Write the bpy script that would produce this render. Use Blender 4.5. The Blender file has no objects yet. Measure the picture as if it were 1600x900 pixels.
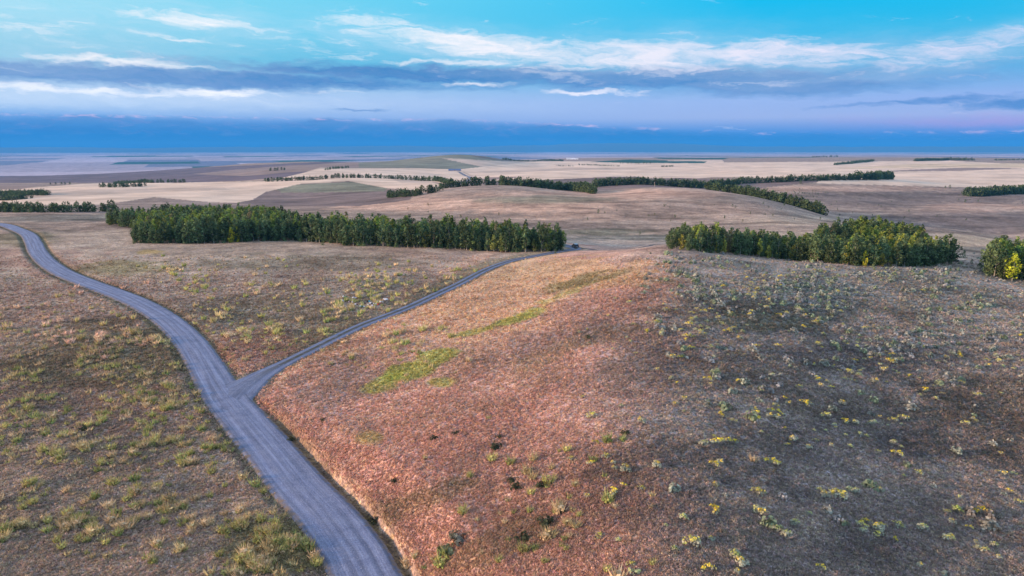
import bpy, math, random
import numpy as np
from math import radians as R, sin, cos, tan, pi
rng = np.random.default_rng(7)
random.seed(7)
SC = bpy.context.scene
COL = SC.collection
# ------------------------------------------------------------------ camera model (1600x900 photograph)
F = 1081.0; CZ = 45.0; PD = 11.4; S = 45.0 / 32.0
sp, cp = sin(R(PD)), cos(R(PD))
def lin(c):
    c = np.asarray(c, float) / 255.0
    return np.where(c <= 0.04045, c / 12.92, ((c + 0.055) / 1.055) ** 2.4)
def pslope(u, v):
    xc = (u - 800) / F; yc = (450 - v) / F
    dy = yc * sp + cp
    return xc / dy, (yc * cp - sp) / dy
def at_Y(u, v, Y):
    a, b = pslope(u, v); return np.array([a * Y, Y, CZ + b * Y])
def at_z(u, v, z):
    a, b = pslope(u, v); Y = (z - CZ) / b; return np.array([a * Y, Y, z])
def uy(u, Y, z=0.0):
    dep = Y * cp - (z - CZ) * sp
    return np.array([(u - 800) / F * dep, Y])
def proj(x, y, z):
    dep = y * cp - (z - CZ) * sp
    ok = dep > 1
    dd = np.where(ok, dep, 1)
    u = 800 + F * x / dd; v = 450 - F * (y * sp + (z - CZ) * cp) / dd
    return np.where(ok, u, -1e5), np.where(ok, v, 1e5)
# ------------------------------------------------------------------ noise
_tab = rng.random((256, 256))
def vnoise(x, y, seed=0):
    x = x + seed * 17.31; y = y + seed * 9.73
    xi = np.floor(x).astype(int); yi = np.floor(y).astype(int)
    fx = x - xi; fy = y - yi
    fx = fx * fx * (3 - 2 * fx); fy = fy * fy * (3 - 2 * fy)
    a = _tab[xi & 255, yi & 255]; b = _tab[(xi + 1) & 255, yi & 255]
    c = _tab[xi & 255, (yi + 1) & 255]; d = _tab[(xi + 1) & 255, (yi + 1) & 255]
    return (a * (1 - fx) + b * fx) * (1 - fy) + (c * (1 - fx) + d * fx) * fy
def fbm(x, y, sc, oct=4, seed=0):
    r = 0; amp = 0.5; tot = 0
    for i in range(oct):
        r = r + amp * vnoise(x / sc, y / sc, seed + i * 3); tot += amp
        amp *= 0.5; sc = sc / 2.03
    return r / tot
def sstep(a, b, x):
    t = np.clip((x - a) / (b - a), 0, 1); return t * t * (3 - 2 * t)
# ------------------------------------------------------------------ terrain controls
CP = []
def cz(u, v, z): CP.append(at_z(u, v, z * S))           # visible point, height known
def cy(u, v, Y): CP.append(at_Y(u, v, Y * S))           # visible point, distance known
def ch(u, Y, z):                                        # hidden point, distance and height known
    p = uy(u, Y * S, z * S); CP.append(np.array([p[0], p[1], z * S]))
for u, v, z in [(0,900,0),(250,900,0),(450,900,0),(0,700,0),(200,700,0),(330,700,0),(0,550,0),(200,550,0),(0,450,0),(100,450,0),(0,380,0),(60,400,0),
        (150,380,0),(300,450,0),(450,450,0),(600,450,0),(700,410,0),(450,390,0),(250,390,0),(0,348,-1),(150,348,-1.5),(350,560,0),
        (600,900,0),(470,760,0),(383,660,0),(340,600,0),(273,510,0),(450,565,0),(560,511,0),(640,479,0),(720,442,0),(800,406,-.2),(850,398,-.4),(893,389,-.6),
        (700,900,2.0),(800,900,3.8),(1000,900,6.2),(1200,900,6),(1600,900,3.5),(560,740,1.5),(680,740,3.2),(800,700,4.6),(1000,700,7),(1300,700,5),(1600,700,2.5),
        (470,620,1.0),(600,580,1.6),(800,550,4),(1000,550,7.2),(1300,550,4.6),(1600,550,1),(700,490,1.0),(820,440,1.2),(900,470,4.6),(1040,470,7.2),(1300,470,4),(1600,480,.5),
        (900,420,2.4),(980,400,5.3),(1040,384,6.4),(1150,398,4.6),(1300,408,3),(1490,417,1.6),(1600,447,-.4)]:
    cz(u, v, z)
for u, Y, z in [(1040,235,0),(1150,235,-2),(1300,230,-2.5),(1450,230,-3),(1350,300,-5),(1450,300,-9),(1450,480,-31),(1560,460,-35),(960,235,-2),(1600,230,-6),
        (300,330,-3),(450,330,-3),(650,290,-2),(780,270,-2),(700,760,-10),(800,760,-9),(950,760,-12),(1050,760,-12),(1200,660,-18),(1290,620,-24),
        (700,3300,-40),(150,3200,-80),(0,3000,-80),(300,4000,-80),(500,4600,-75),
        (0,8000,-80),(400,8000,-78),(800,9000,-60),(1200,9000,-55),(1600,9000,-50),(0,20000,-80),(400,20000,-80),(800,20000,-78),(1200,20000,-76),(1600,20000,-74)]:
    ch(u, Y, z)
for u, v, Y in [(0,332,400),(180,332,400),(0,326,500),(180,325,520),(950,378,275),(1000,362,330),(1100,355,345),(1250,352,340),
        (1450,355,400),(1530,366,390),(1600,379,380),(1520,398,285),(1600,412,250),(1290,346,415),(1200,330,430),(1100,330,430),(950,340,385),(950,310,500),
        (1050,292,600),(1100,296,590),(1200,313,540),(1290,337,500),(925,300,615),(800,290,640),(700,292,640),(620,308,590),(550,319,550),
        (640,330,450),(750,345,380),(850,350,360),(500,325,520),
        (1300,328,640),(1450,342,600),(1600,366,540),(1400,300,850),(1600,305,850),(1200,292,840),(1500,320,720),
        (1400,281,1100),(1600,286,1100),(1300,266,1600),(1600,268,1500),(1500,253,2300),(1200,253,2500),(1300,258,2100),(1600,252,2300),
        (1000,287,800),(1250,283,900),(1390,280,1000),(900,281,1000),(900,273,1300),(900,262,2000),(900,253,2900),(1100,275,1300),(1100,262,1900),(1100,252,3000),
        (900,247,4500),(1100,245,6000),(1400,243,5500),
        (550,279,1000),(500,300,800),(450,315,680),(300,310,700),(200,312,700),(0,319,640),(700,284,1000),(740,286,900),(650,287,900),
        (740,278,1250),(718,266,1700),(600,265,1600),(450,263,1700),(300,290,950),(100,300,820),(300,281,1300),(100,291,1100),(0,302,900),
        (150,285,1500),(150,273,2400),(0,278,2000),(300,263,2800),(300,275,1800),(450,253,3300),(400,268,2000),
        (560,256,2200),(625,251,2400),(660,246,2450),(690,242,2500),(752,243,2500),(795,251,2600),(740,263,1900),(650,262,1800),(820,258,2300),(820,272,1400),(800,279,1050)]:
    cy(u, v, Y)
for th in (60, 90, 130, 180, -130, -90, -60):
    for d, z in ((40, 1), (150, 1), (500, -5), (1500, -20), (5000, -60), (20000, -80)):
        r = R(th); side = 3 if (th > 0 and th < 130) else 0
        CP.append(np.array([sin(r) * d, cos(r) * d, (z + side) * S]))
CP = np.array(CP)
KA = 2.2
def emb(x, y):
    d = np.maximum(np.hypot(x, y), 12.0)
    return np.stack([KA * x / d, KA * y / d, np.log(d)], -1)
EC = emb(CP[:, 0], CP[:, 1])
SM = 0.16
def phi(A, B):
    r2 = ((A[:, None, :] - B[None, :, :]) ** 2).sum(-1)
    return np.sqrt(r2 + SM * SM)
n = len(CP)
M = np.zeros((n + 1, n + 1)); M[:n, :n] = phi(EC, EC) + np.eye(n) * -0.004; M[:n, n] = 1; M[n, :n] = 1
Wt = np.linalg.solve(M, np.append(CP[:, 2], 0))
def base_h(x, y):
    x = np.asarray(x, float).ravel(); y = np.asarray(y, float).ravel()
    out = np.empty(len(x))
    for i in range(0, len(x), 20000):
        out[i:i + 20000] = phi(emb(x[i:i + 20000], y[i:i + 20000]), EC) @ Wt[:n] + Wt[n]
    return out
# ------------------------------------------------------------------ roads (centre lines in metres)
def resample(P, step):
    P = np.array(P, float)
    # Catmull-Rom through the points, then even steps
    Q = []
    n = len(P)
    for i in range(n - 1):
        p0 = P[max(i - 1, 0)]; p1 = P[i]; p2 = P[i + 1]; p3 = P[min(i + 2, n - 1)]
        for t in np.linspace(0, 1, 24, endpoint=False):
            Q.append(0.5 * ((2 * p1) + (-p0 + p2) * t + (2 * p0 - 5 * p1 + 4 * p2 - p3) * t * t + (-p0 + 3 * p1 - 3 * p2 + p3) * t ** 3))
    Q.append(P[-1]); Q = np.array(Q)
    s = np.concatenate([[0], np.cumsum(np.hypot(*np.diff(Q[:, :2], axis=0).T))])
    t = np.arange(0, s[-1], step)
    return np.stack([np.interp(t, s, Q[:, k]) for k in range(Q.shape[1])], -1), t
mainpix = [(572,900,3.1),(543,850,3.1),(508,805,3.1),(468,760,3.15),(429,712,3.2),(383,658,3.3),(352,620,3.3),(333,590,3.2),(315,560,3.1),(297,534,3.1),(274,510,3.1),(246,489,3.1),
           (210,469.5,3.1),(168,453,3.1),(132,440,3.1),(96,424.5,3.1),(72,408,3.1),(58,391.5,3.1),(52,378,3.1),(43,365,3.1),(24,355.5,3.1),(4,348,3.1),(-40,341,3.1)]
mp = [(34, -60, 3.2), (16, -8, 3.2), (1.5, 32, 3.2)]
for u, v, w in mainpix:
    p = at_z(u, v, 0.0); mp.append((p[0], p[1], w))
MAIN, MS = resample(mp, 1.0)
brpix = [(352,640,2.4),(366,617,4.2),(386,601,3.6),(415,583,2.4),(450,565,1.65),(500,540,1.65),(560,510.5,1.65),(600,495,1.65),(640,479.5,1.65),(680,461,1.65),(720,442,1.65),(760,421,1.65),(800,406,1.65),(850,397.5,1.65),(880,391.5,2.0),(900,386,2.3)]
bp = []
for u, v, w in brpix:
    p = at_z(u, v, -0.6 if u > 840 else 0.0); bp.append((p[0], p[1], w))
for u, Y in ((893, 338), (872, 352), (840, 368), (800, 385)):
    p = uy(u, Y); bp.append((p[0], p[1], 2.4))
BRANCH, BS = resample(bp, 1.0)
def near_line(x, y, L):
    P = L[:, :2]; C = P[::6]
    dist = np.empty(len(x)); side = np.empty(len(x)); st = np.empty(len(x)); idx = np.empty(len(x), int)
    for i in range(0, len(x), 20000):
        q = np.stack([x[i:i + 20000], y[i:i + 20000]], -1)
        k = ((q[:, None, :] - C[None]) ** 2).sum(-1).argmin(1) * 6
        best = np.full(len(q), 1e18); bi = np.zeros(len(q), int)
        for o in range(-7, 8):
            kk = np.clip(k + o, 0, len(P) - 1)
            d = ((q - P[kk]) ** 2).sum(-1); m = d < best
            best[m] = d[m]; bi[m] = kk[m]
        a = np.clip(bi, 1, len(P) - 2); T = P[a + 1] - P[a - 1]; T = T / np.hypot(T[:, 0], T[:, 1])[:, None]
        rel = q - P[a]; cr = T[:, 0] * rel[:, 1] - T[:, 1] * rel[:, 0]; al = (rel * T).sum(-1)
        ends = (bi == 0) | (bi == len(P) - 1)
        dist[i:i + 20000] = np.where(ends, np.sqrt(best), np.abs(cr)); side[i:i + 20000] = -np.sign(cr)  # + = right of travel
        st[i:i + 20000] = a + al; idx[i:i + 20000] = bi
    return dist, side, st, idx
MZ = base_h(MAIN[:, 0], MAIN[:, 1]); BZ = base_h(BRANCH[:, 0], BRANCH[:, 1])
ker = np.ones(15) / 15
MZ = np.convolve(np.pad(MZ, 7, mode='edge'), ker, 'valid'); BZ = np.convolve(np.pad(BZ, 7, mode='edge'), ker, 'valid')
jn = np.hypot(*(BRANCH[0, :2] - MAIN[:, :2]).T).argmin()
w0 = np.exp(-BS / 12.0); BZ = BZ * (1 - w0) + MZ[jn] * w0
# ------------------------------------------------------------------ polar height grid
TH = np.concatenate([np.linspace(-180, -42, 60, endpoint=False), np.linspace(-42, 42, 1001), np.linspace(42, 180, 61)[1:-1]])
TH = np.radians(TH)
RD = np.exp(np.concatenate([np.linspace(math.log(14), math.log(420), 620, endpoint=False), np.linspace(math.log(420), math.log(38000), 480)]))
NT, NR = len(TH), len(RD)
tt, rr = np.meshgrid(TH, RD, indexing='ij')
GX = (rr * np.sin(tt)).ravel(); GY = (rr * np.cos(tt)).ravel()
# base surface on a coarser grid, then interpolated
def coarse():
    ti = np.unique(np.concatenate([np.arange(0, NT, 4), [NT - 1]])); ri = np.unique(np.concatenate([np.arange(0, NR, 4), [NR - 1]]))
    a, b = np.meshgrid(TH[ti], RD[ri], indexing='ij')
    z = base_h((b * np.sin(a)).ravel(), (b * np.cos(a)).ravel()).reshape(len(ti), len(ri))
    tmp = np.stack([np.interp(np.arange(NR), ri, z[k]) for k in range(len(ti))])
    return np.stack([np.interp(np.arange(NT), ti, tmp[:, k]) for k in range(NR)], 1)
GZ = coarse().ravel()
dd = np.hypot(GX, GY)
GZ0 = GZ.copy()
nearm = dd < 700
nx, ny = GX[nearm], GY[nearm]
dm, sm_, stm, im = near_line(nx, ny, MAIN)
db, sb_, stb, ib = near_line(nx, ny, BRANCH)
dn = dd[nearm]
z = GZ[nearm]
und = (fbm(nx, ny, 30, 3, 1) - .5) * 1.6 * sstep(3, 25, np.minimum(dm, db)) + (fbm(nx, ny, 4.5, 3, 2) - .5) * .38 + (fbm(nx, ny, 1.0, 2, 4) - .5) * .30 * sstep(260, 120, dn)
und *= sstep(1.5, 6, np.minimum(dm - 3, db - 2))
und = np.where(np.minimum(dm - 3, db - 2) < 1.5, 0, und)
z = z + und
BANK0, BANK1 = 14.0, 122.0                                # stations with the cut bank on the right of the main road
jst = float(jn)
hb = .95 * sstep(jst, jst - 26, stm) * sstep(8, 30, stm + 25) + 0.45
rightside = (sm_ < 0) if MAIN[-1, 0] > 0 else (sm_ > 0)
wm = MAIN[im, 2]
e = dm - wm
edgew = (fbm(nx, ny, 1.7, 3, 9) - .5) * .9
prof = -0.30 * np.exp(-((e - 1.3) / .7) ** 2)
bank = np.where(rightside & (stm < jst + 1), hb * (sstep(1.5, 2.5, e + edgew) * (1 - 0.85 * sstep(3.5, 12, e))), 0.18 * sstep(1.4, 2.6, e + edgew) * (1 - sstep(3, 8, e)))
wtr = sstep(7.5, 1.0, e)
z = z * (1 - wtr) + (MZ[im] - 0.06) * wtr + prof + bank
wb = BRANCH[ib, 2]; e2 = db - wb
bm = sstep(4.0, 0.4, e2) * (1 - sstep(5.0, 1.0, e) * (e > -50))
bm = np.where(dm < wm + 0.5, 0, sstep(4.0, 0.4, e2))
z = z * (1 - bm) + (BZ[ib] - 0.07) * bm - 0.12 * np.exp(-((e2 - .9) / .5) ** 2) * (dm > wm + 4)
GZ[nearm] = z
far = (dd > 350)
GZ[far] += ((fbm(GX[far], GY[far], 140, 3, 6) - .5) * 7.0 * sstep(350, 1100, dd[far]) * (1 - .6 * sstep(3000, 9000, dd[far])))
ZG = GZ.reshape(NT, NR)
LR = np.log(RD)
def H(x, y):
    x = np.atleast_1d(np.asarray(x, float)); y = np.atleast_1d(np.asarray(y, float))
    t = np.interp(np.arctan2(x, y), TH, np.arange(NT)); r = np.interp(np.log(np.maximum(np.hypot(x, y), 14.01)), LR, np.arange(NR))
    i = np.clip(t.astype(int), 0, NT - 2); j = np.clip(r.astype(int), 0, NR - 2); ft = t - i; fr = r - j
    return (ZG[i, j] * (1 - ft) + ZG[i + 1, j] * ft) * (1 - fr) + (ZG[i, j + 1] * (1 - ft) + ZG[i + 1, j + 1] * ft) * fr
def h1(x, y): return float(H(x, y)[0])
# sight lines: which ground point a pixel shows
_gu, _gv = proj(GX, GY, GZ)
_gv = _gv.reshape(NT, NR)
_SL = ((ZG - CZ) / RD[None, :])                           # slope seen from the camera, per column
_SLM = np.maximum.accumulate(_SL, axis=1)
def hit(u, v):
    u = np.atleast_1d(np.asarray(u, float)); v = np.atleast_1d(np.asarray(v, float))
    a, b = pslope(u, v)
    th = np.arctan2(a, 1.0); sl = b / np.hypot(a, 1.0)
    ti = np.clip(np.round(np.interp(th, TH, np.arange(NT))).astype(int), 0, NT - 1)
    out = np.empty((len(u), 3))
    for k in range(len(u)):
        col = _SLM[ti[k]]
        j = np.searchsorted(col, sl[k])
        if j <= 0: d = RD[0]
        elif j >= NR: d = RD[-1]
        else:
            c0, c1 = col[j - 1], col[j]; f = (sl[k] - c0) / max(c1 - c0, 1e-9)
            d = RD[j - 1] + (RD[j] - RD[j - 1]) * min(max(f, 0), 1)
        out[k] = (sin(th[k]) * d, cos(th[k]) * d, 0)
    out[:, 2] = H(out[:, 0], out[:, 1])
    return out
# ------------------------------------------------------------------ mesh helpers
def link(o): COL.objects.link(o); return o
def tag(o, label=None, cat=None, group=None, kind=None):
    if label: o['label'] = label
    if cat: o['category'] = cat
    if group: o['group'] = group
    if kind: o['kind'] = kind
    return o
def raw_mesh(name, V, Fc, C=None, attrs=None, smooth=False):
    me = bpy.data.meshes.new(name)
    V = np.asarray(V, np.float32); Fc = np.asarray(Fc, np.int32); k = Fc.shape[1]
    me.vertices.add(len(V)); me.vertices.foreach_set('co', V.ravel())
    me.loops.add(Fc.size); me.loops.foreach_set('vertex_index', Fc.ravel())
    me.polygons.add(len(Fc)); me.polygons.foreach_set('loop_start', np.arange(0, Fc.size, k, dtype=np.int32))
    me.update(calc_edges=True)
    if smooth: me.polygons.foreach_set('use_smooth', np.ones(len(Fc), bool))
    if C is not None:
        a = me.attributes.new('col', 'FLOAT_COLOR', 'POINT')
        a.data.foreach_set('color', np.concatenate([np.asarray(C, np.float32), np.ones((len(V), 1), np.float32)], 1).ravel())
    for nm, arr in (attrs or {}).items():
        a = me.attributes.new(nm, 'FLOAT', 'POINT'); a.data.foreach_set('value', np.asarray(arr, np.float32))
    me.validate()
    return me
def obj(name, me, mat, parent=None, loc=None, rot=0):
    if mat is not None and len(me.materials) == 0: me.materials.append(mat)
    o = bpy.data.objects.new(name, me); link(o)
    if parent is not None: o.parent = parent
    if loc is not None: o.location = loc
    if rot: o.rotation_euler = (0, 0, rot)
    return o
def empty(name, loc, rot=0):
    o = bpy.data.objects.new(name, None); link(o); o.location = loc; o.rotation_euler = (0, 0, rot); o.empty_display_size = .5
    return o
def replicate(protos, which, P, sc, rz, tint, szx=None):
    """many plants as one mesh: protos = list of (V, F, C)"""
    Vs, Fs, Cs = [], [], []; off = 0
    for k, (V, Fc, C) in enumerate(protos):
        m = np.where(which == k)[0]
        if len(m) == 0: continue
        c, s = np.cos(rz[m]), np.sin(rz[m])
        x = V[None, :, 0] * c[:, None] - V[None, :, 1] * s[:, None]; y = V[None, :, 0] * s[:, None] + V[None, :, 1] * c[:, None]
        zz = np.repeat(V[None, :, 2], len(m), 0)
        wx = sc[m][:, None] * (1 if szx is None else szx[m][:, None])
        A = np.stack([x * wx + P[m, 0][:, None], y * wx + P[m, 1][:, None], zz * sc[m][:, None] + P[m, 2][:, None]], -1).reshape(-1, 3)
        Fo = (Fc[None] + (np.arange(len(m)) * len(V))[:, None, None]).reshape(-1, Fc.shape[1]) + off
        Vs.append(A); Fs.append(Fo); Cs.append((C[None] * tint[m][:, None, :]).reshape(-1, 3)); off += len(A)
    return np.concatenate(Vs), np.concatenate(Fs), np.concatenate(Cs)
# ------------------------------------------------------------------ materials
def newmat(name):
    m = bpy.data.materials.new(name); m.use_nodes = True; nt = m.node_tree
    return m, nt, nt.nodes, nt.links, nt.nodes['Principled BSDF']
def nd(nt, typ, **kw):
    x = nt.nodes.new(typ)
    for k, v in kw.items(): setattr(x, k, v)
    return x
def mathn(nt, op, a, b=None, c=None, clamp=False):
    x = nt.nodes.new('ShaderNodeMath'); x.operation = op; x.use_clamp = clamp
    for i, q in enumerate((a, b, c)):
        if q is None: continue
        if isinstance(q, (int, float)): x.inputs[i].default_value = q
        else: nt.links.new(q, x.inputs[i])
    return x.outputs[0]
def mixc(nt, fac, a, b, mode='MIX'):
    x = nt.nodes.new('ShaderNodeMix'); x.data_type = 'RGBA'; x.blend_type = mode
    for s, q in ((x.inputs[0], fac), (x.inputs[6], a), (x.inputs[7], b)):
        if isinstance(q, (int, float)): s.default_value = q
        elif isinstance(q, (tuple, list, np.ndarray)): s.default_value = (q[0], q[1], q[2], 1)
        else: nt.links.new(q, s)
    return x.outputs[2]
def noise(nt, vec, scale, detail=3, rough=.5, lac=2.0, dist=0):
    x = nt.nodes.new('ShaderNodeTexNoise'); x.inputs['Scale'].default_value = scale; x.inputs['Detail'].default_value = detail
    x.inputs['Roughness'].default_value = rough; x.inputs['Distortion'].default_value = dist
    if vec is not None: nt.links.new(vec, x.inputs['Vector'])
    return x.outputs['Fac']
def mapr(nt, v, a, b, c=0., d=1.):
    x = nt.nodes.new('ShaderNodeMapRange'); x.inputs[1].default_value = a; x.inputs[2].default_value = b; x.inputs[3].default_value = c; x.inputs[4].default_value = d
    nt.links.new(v, x.inputs[0]); return x.outputs[0]
def plain(name, col, rough=.7, metal=0, bumpy=0.0):
    m, nt, N, L, bs = newmat(name)
    tc = nd(nt, 'ShaderNodeTexCoord'); f = noise(nt, tc.outputs['Object'], 3.0, 4)
    c = mixc(nt, mapr(nt, f, .3, .7), np.array(col) * .82, np.array(col) * 1.12)
    L.new(c, bs.inputs['Base Color']); bs.inputs['Roughness'].default_value = rough; bs.inputs['Metallic'].default_value = metal
    return m
# ground
gm, nt, N, L, bs = newmat('range_ground')
at = nd(nt, 'ShaderNodeAttribute', attribute_name='col'); tuft = nd(nt, 'ShaderNodeAttribute', attribute_name='tuft')
geo = nd(nt, 'ShaderNodeNewGeometry'); P_ = geo.outputs['Position']
n1 = noise(nt, P_, 2.6, 5, .65); n2 = noise(nt, P_, .55, 4, .6); n3 = noise(nt, P_, .09, 4, .55); n4 = noise(nt, P_, 7.0, 3, .6)
a1 = mapr(nt, n1, .34, .66, .35, 1.6); a2 = mapr(nt, n2, .3, .7, .65, 1.32); a3 = mapr(nt, n3, .3, .7, .68, 1.32); a4 = mapr(nt, n4, .3, .7, .7, 1.3)
k = mathn(nt, 'MULTIPLY', mathn(nt, 'MULTIPLY', a1, a2), mathn(nt, 'MULTIPLY', a3, a4))
k = mathn(nt, 'ADD', mathn(nt, 'MULTIPLY', mathn(nt, 'SUBTRACT', k, 1.0), tuft.outputs['Fac']), 1.0)
c = mixc(nt, 1.0, at.outputs['Color'], k, 'MULTIPLY')
hue = mixc(nt, mapr(nt, noise(nt, P_, 1.3, 4, .6), .45, .7), c, mixc(nt, 1.0, c, (1.15, 1.12, .72), 'MULTIPLY'))
c = mixc(nt, tuft.outputs['Fac'], c, hue)
L.new(c, bs.inputs['Base Color']); bs.inputs['Roughness'].default_value = .95; bs.inputs['Specular IOR Level'].default_value = .05
bp_ = nd(nt, 'ShaderNodeBump'); bp_.inputs['Strength'].default_value = 1.0; bp_.inputs['Distance'].default_value = .35
hh = mathn(nt, 'ADD', mathn(nt, 'MULTIPLY', n1, .7), mathn(nt, 'MULTIPLY', n2, 1.2)); hh = mathn(nt, 'MULTIPLY', hh, tuft.outputs['Fac'])
L.new(hh, bp_.inputs['Height']); L.new(bp_.outputs[0], bs.inputs['Normal'])
# plants: own colour per vertex times a tint per object
def plantmat(name, trans=.25, rough=.8):
    m, nt, N, L, bs = newmat(name)
    at = nd(nt, 'ShaderNodeAttribute', attribute_name='col'); oi = nd(nt, 'ShaderNodeObjectInfo')
    c = mixc(nt, 1.0, at.outputs['Color'], oi.outputs['Color'], 'MULTIPLY')
    L.new(c, bs.inputs['Base Color']); bs.inputs['Roughness'].default_value = rough; bs.inputs['Specular IOR Level'].default_value = .15
    tr = nd(nt, 'ShaderNodeBsdfTranslucent'); L.new(c, tr.inputs[0]); mx = nd(nt, 'ShaderNodeMixShader'); mx.inputs[0].default_value = trans
    L.new(bs.outputs[0], mx.inputs[1]); L.new(tr.outputs[0], mx.inputs[2]); L.new(mx.outputs[0], N['Material Output'].inputs[0])
    return m
leafm = plantmat('leaves', .28); grassm = plantmat('dry_grass_blades', .3, .9)
barkm, nt, N, L, bs = newmat('pale_bark')
tc = nd(nt, 'ShaderNodeTexCoord'); c = mixc(nt, mapr(nt, noise(nt, tc.outputs['Object'], 2.5, 4), .52, .62), (.42, .40, .36), (.10, .09, .08)); L.new(c, bs.inputs['Base Color']); bs.inputs['Roughness'].default_value = .85
# gravel
def gravel(name, base, dark, tracks, centre=None):
    m, nt, N, L, bs = newmat(name)
    geo = nd(nt, 'ShaderNodeNewGeometry'); P_ = geo.outputs['Position']
    ac = nd(nt, 'ShaderNodeAttribute', attribute_name='across').outputs['Fac']; al = nd(nt, 'ShaderNodeAttribute', attribute_name='along').outputs['Fac']
    cb = nd(nt, 'ShaderNodeCombineXYZ'); L.new(mathn(nt, 'MULTIPLY', ac, 3.2), cb.inputs[0]); L.new(mathn(nt, 'MULTIPLY', al, .018), cb.inputs[1])
    st = noise(nt, cb.outputs[0], 2.2, 6, .7); wob = noise(nt, cb.outputs[0], .9, 2)
    fine = noise(nt, P_, 4.5, 4, .7); mid = noise(nt, P_, .5, 3, .6)
    c = mixc(nt, mapr(nt, st, .36, .64), dark, base)
    c = mixc(nt, mathn(nt, 'MULTIPLY', mapr(nt, fine, .35, .65), .85), c, mixc(nt, 1.0, c, (.62, .62, .64), 'MULTIPLY'))
    c = mixc(nt, mathn(nt, 'MULTIPLY', mapr(nt, mid, .42, .62), .6), c, mixc(nt, 1.0, c, (1.3, 1.26, 1.16), 'MULTIPLY'))
    c = mixc(nt, mapr(nt, noise(nt, P_, .28, 5, .7), .52, .66, 0, .6), c, mixc(nt, 1.0, c, (.62, .64, .70), 'MULTIPLY'))
    c = mixc(nt, mapr(nt, noise(nt, P_, 11.0, 2, .5), .62, .72, 0, .8), c, (.42, .42, .46))
    acw = mathn(nt, 'ADD', ac, mathn(nt, 'MULTIPLY', mathn(nt, 'SUBTRACT', wob, .5), .12))
    for pos, wd, k in tracks:
        g = mathn(nt, 'SUBTRACT', 1.0, mapr(nt, mathn(nt, 'ABSOLUTE', mathn(nt, 'SUBTRACT', acw, pos)), wd * .4, wd))
        c = mixc(nt, mathn(nt, 'MULTIPLY', g, .55), c, mixc(nt, 1.0, c, (k ** 1.5, k ** 1.5, k ** 1.5), 'MULTIPLY'))
    if centre is not None:
        g = mathn(nt, 'SUBTRACT', 1.0, mapr(nt, mathn(nt, 'ABSOLUTE', acw), .16, .36)); g = mathn(nt, 'MULTIPLY', g, mapr(nt, noise(nt, P_, 1.2, 4, .7), .30, .5))
        g = mathn(nt, 'MULTIPLY', g, mapr(nt, al, 14, 30)); c = mixc(nt, g, c, centre)
    # ragged dusty edge
    ed = mathn(nt, 'ADD', mathn(nt, 'ABSOLUTE', ac), mathn(nt, 'MULTIPLY', mathn(nt, 'SUBTRACT', noise(nt, P_, .7, 5, .75), .5), .95))
    opn = nd(nt, 'ShaderNodeAttribute', attribute_name='open').outputs['Fac']
    c = mixc(nt, mathn(nt, 'MULTIPLY', mapr(nt, ed, .84, 1.0), mathn(nt, 'SUBTRACT', 1.0, opn)), c, (.15, .12, .095))
    L.new(c, bs.inputs['Base Color']); bs.inputs['Roughness'].default_value = .9; bs.inputs['Specular IOR Level'].default_value = .2
    b = nd(nt, 'ShaderNodeBump'); b.inputs['Strength'].default_value = .6; b.inputs['Distance'].default_value = .08
    L.new(mathn(nt, 'ADD', mathn(nt, 'MULTIPLY', st, 1.0), mathn(nt, 'MULTIPLY', fine, .6)), b.inputs['Height']); L.new(b.outputs[0], bs.inputs['Normal'])
    return m
roadm = gravel('gravel_road_surface', (.195, .225, .33), (.11, .13, .20), [(-.52, .16, 1.3), (-.12, .12, 1.2), (.22, .13, 1.3), (.6, .12, 1.2), (.86, .07, .7), (-.86, .07, .7)])
trackm = gravel('dirt_track_surface', (.175, .205, .30), (.10, .12, .185), [(-.55, .2, 1.2), (.55, .2, 1.2)], (.06, .055, .035))
# ------------------------------------------------------------------ ground colours (albedo, in places with light and shade painted in)
ALB = dict(
    meadow=(.335, .255, .21), pink=(.39, .265, .225), red=(.34, .20, .165), olive=(.185, .165, .075), green=(.36, .38, .09), dark=(.19, .155, .13),
    hill=(.33, .27, .245), hillred=(.49, .27, .215), hilltan=(.58, .38, .24), grey=(.19, .165, .165), sage=(.17, .165, .15),
    mid=(.30, .22, .185), midpink=(.49, .31, .24), midgreen=(.20, .19, .14), wheat=(.63, .465, .345), wheat2=(.49, .37, .285), fallow=(.15, .115, .125), purple=(.175, .13, .12),
    far=(.40, .33, .36), crop=(.035, .085, .065), farblue=(.17, .18, .24), brown=(.26, .19, .16), bank=(.46, .33, .28))
A = {k: np.array(v) for k, v in ALB.items()}
u, v = proj(GX, GY, GZ)
wn = (fbm(GX, GY, 22, 4, 11) - .5); wn2 = (fbm(GX, GY, 6, 4, 13) - .5); wn3 = fbm(GX, GY, 60, 4, 17) - .5
C = np.tile(A['meadow'], (len(GX), 1)); TU = np.ones(len(GX))
def lay(mask, col): 
    global C
    C = C * (1 - mask[:, None]) + np.asarray(col)[None] * mask[:, None]
def gz(x, a): return np.exp(-(x / a) ** 2)
def blob(uc, vc, su, sv, col, a=.8, w=1.0, dmin=0, dmax=1e9, rot=0.0):
    du = u - uc; dv = v - vc
    if rot: du, dv = du * cos(rot) + dv * sin(rot), -du * sin(rot) + dv * cos(rot)
    q = (du / su) ** 2 + (dv / sv) ** 2 + w * (wn * 2.2 + wn2 * 2.6)
    m = a * sstep(1.3, .35, q) * (dd > dmin) * (dd < dmax); lay(m, A[col] if isinstance(col, str) else col)
def inpoly(pu, pv, poly):
    r = np.zeros(len(pu), bool); j = len(poly) - 1
    for i in range(len(poly)):
        (xi, yi), (xj, yj) = poly[i], poly[j]
        if yi != yj: r ^= ((yi > pv) != (yj > pv)) & (pu < (xj - xi) * (pv - yi) / (yj - yi) + xi)
        j = i
    return r
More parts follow.
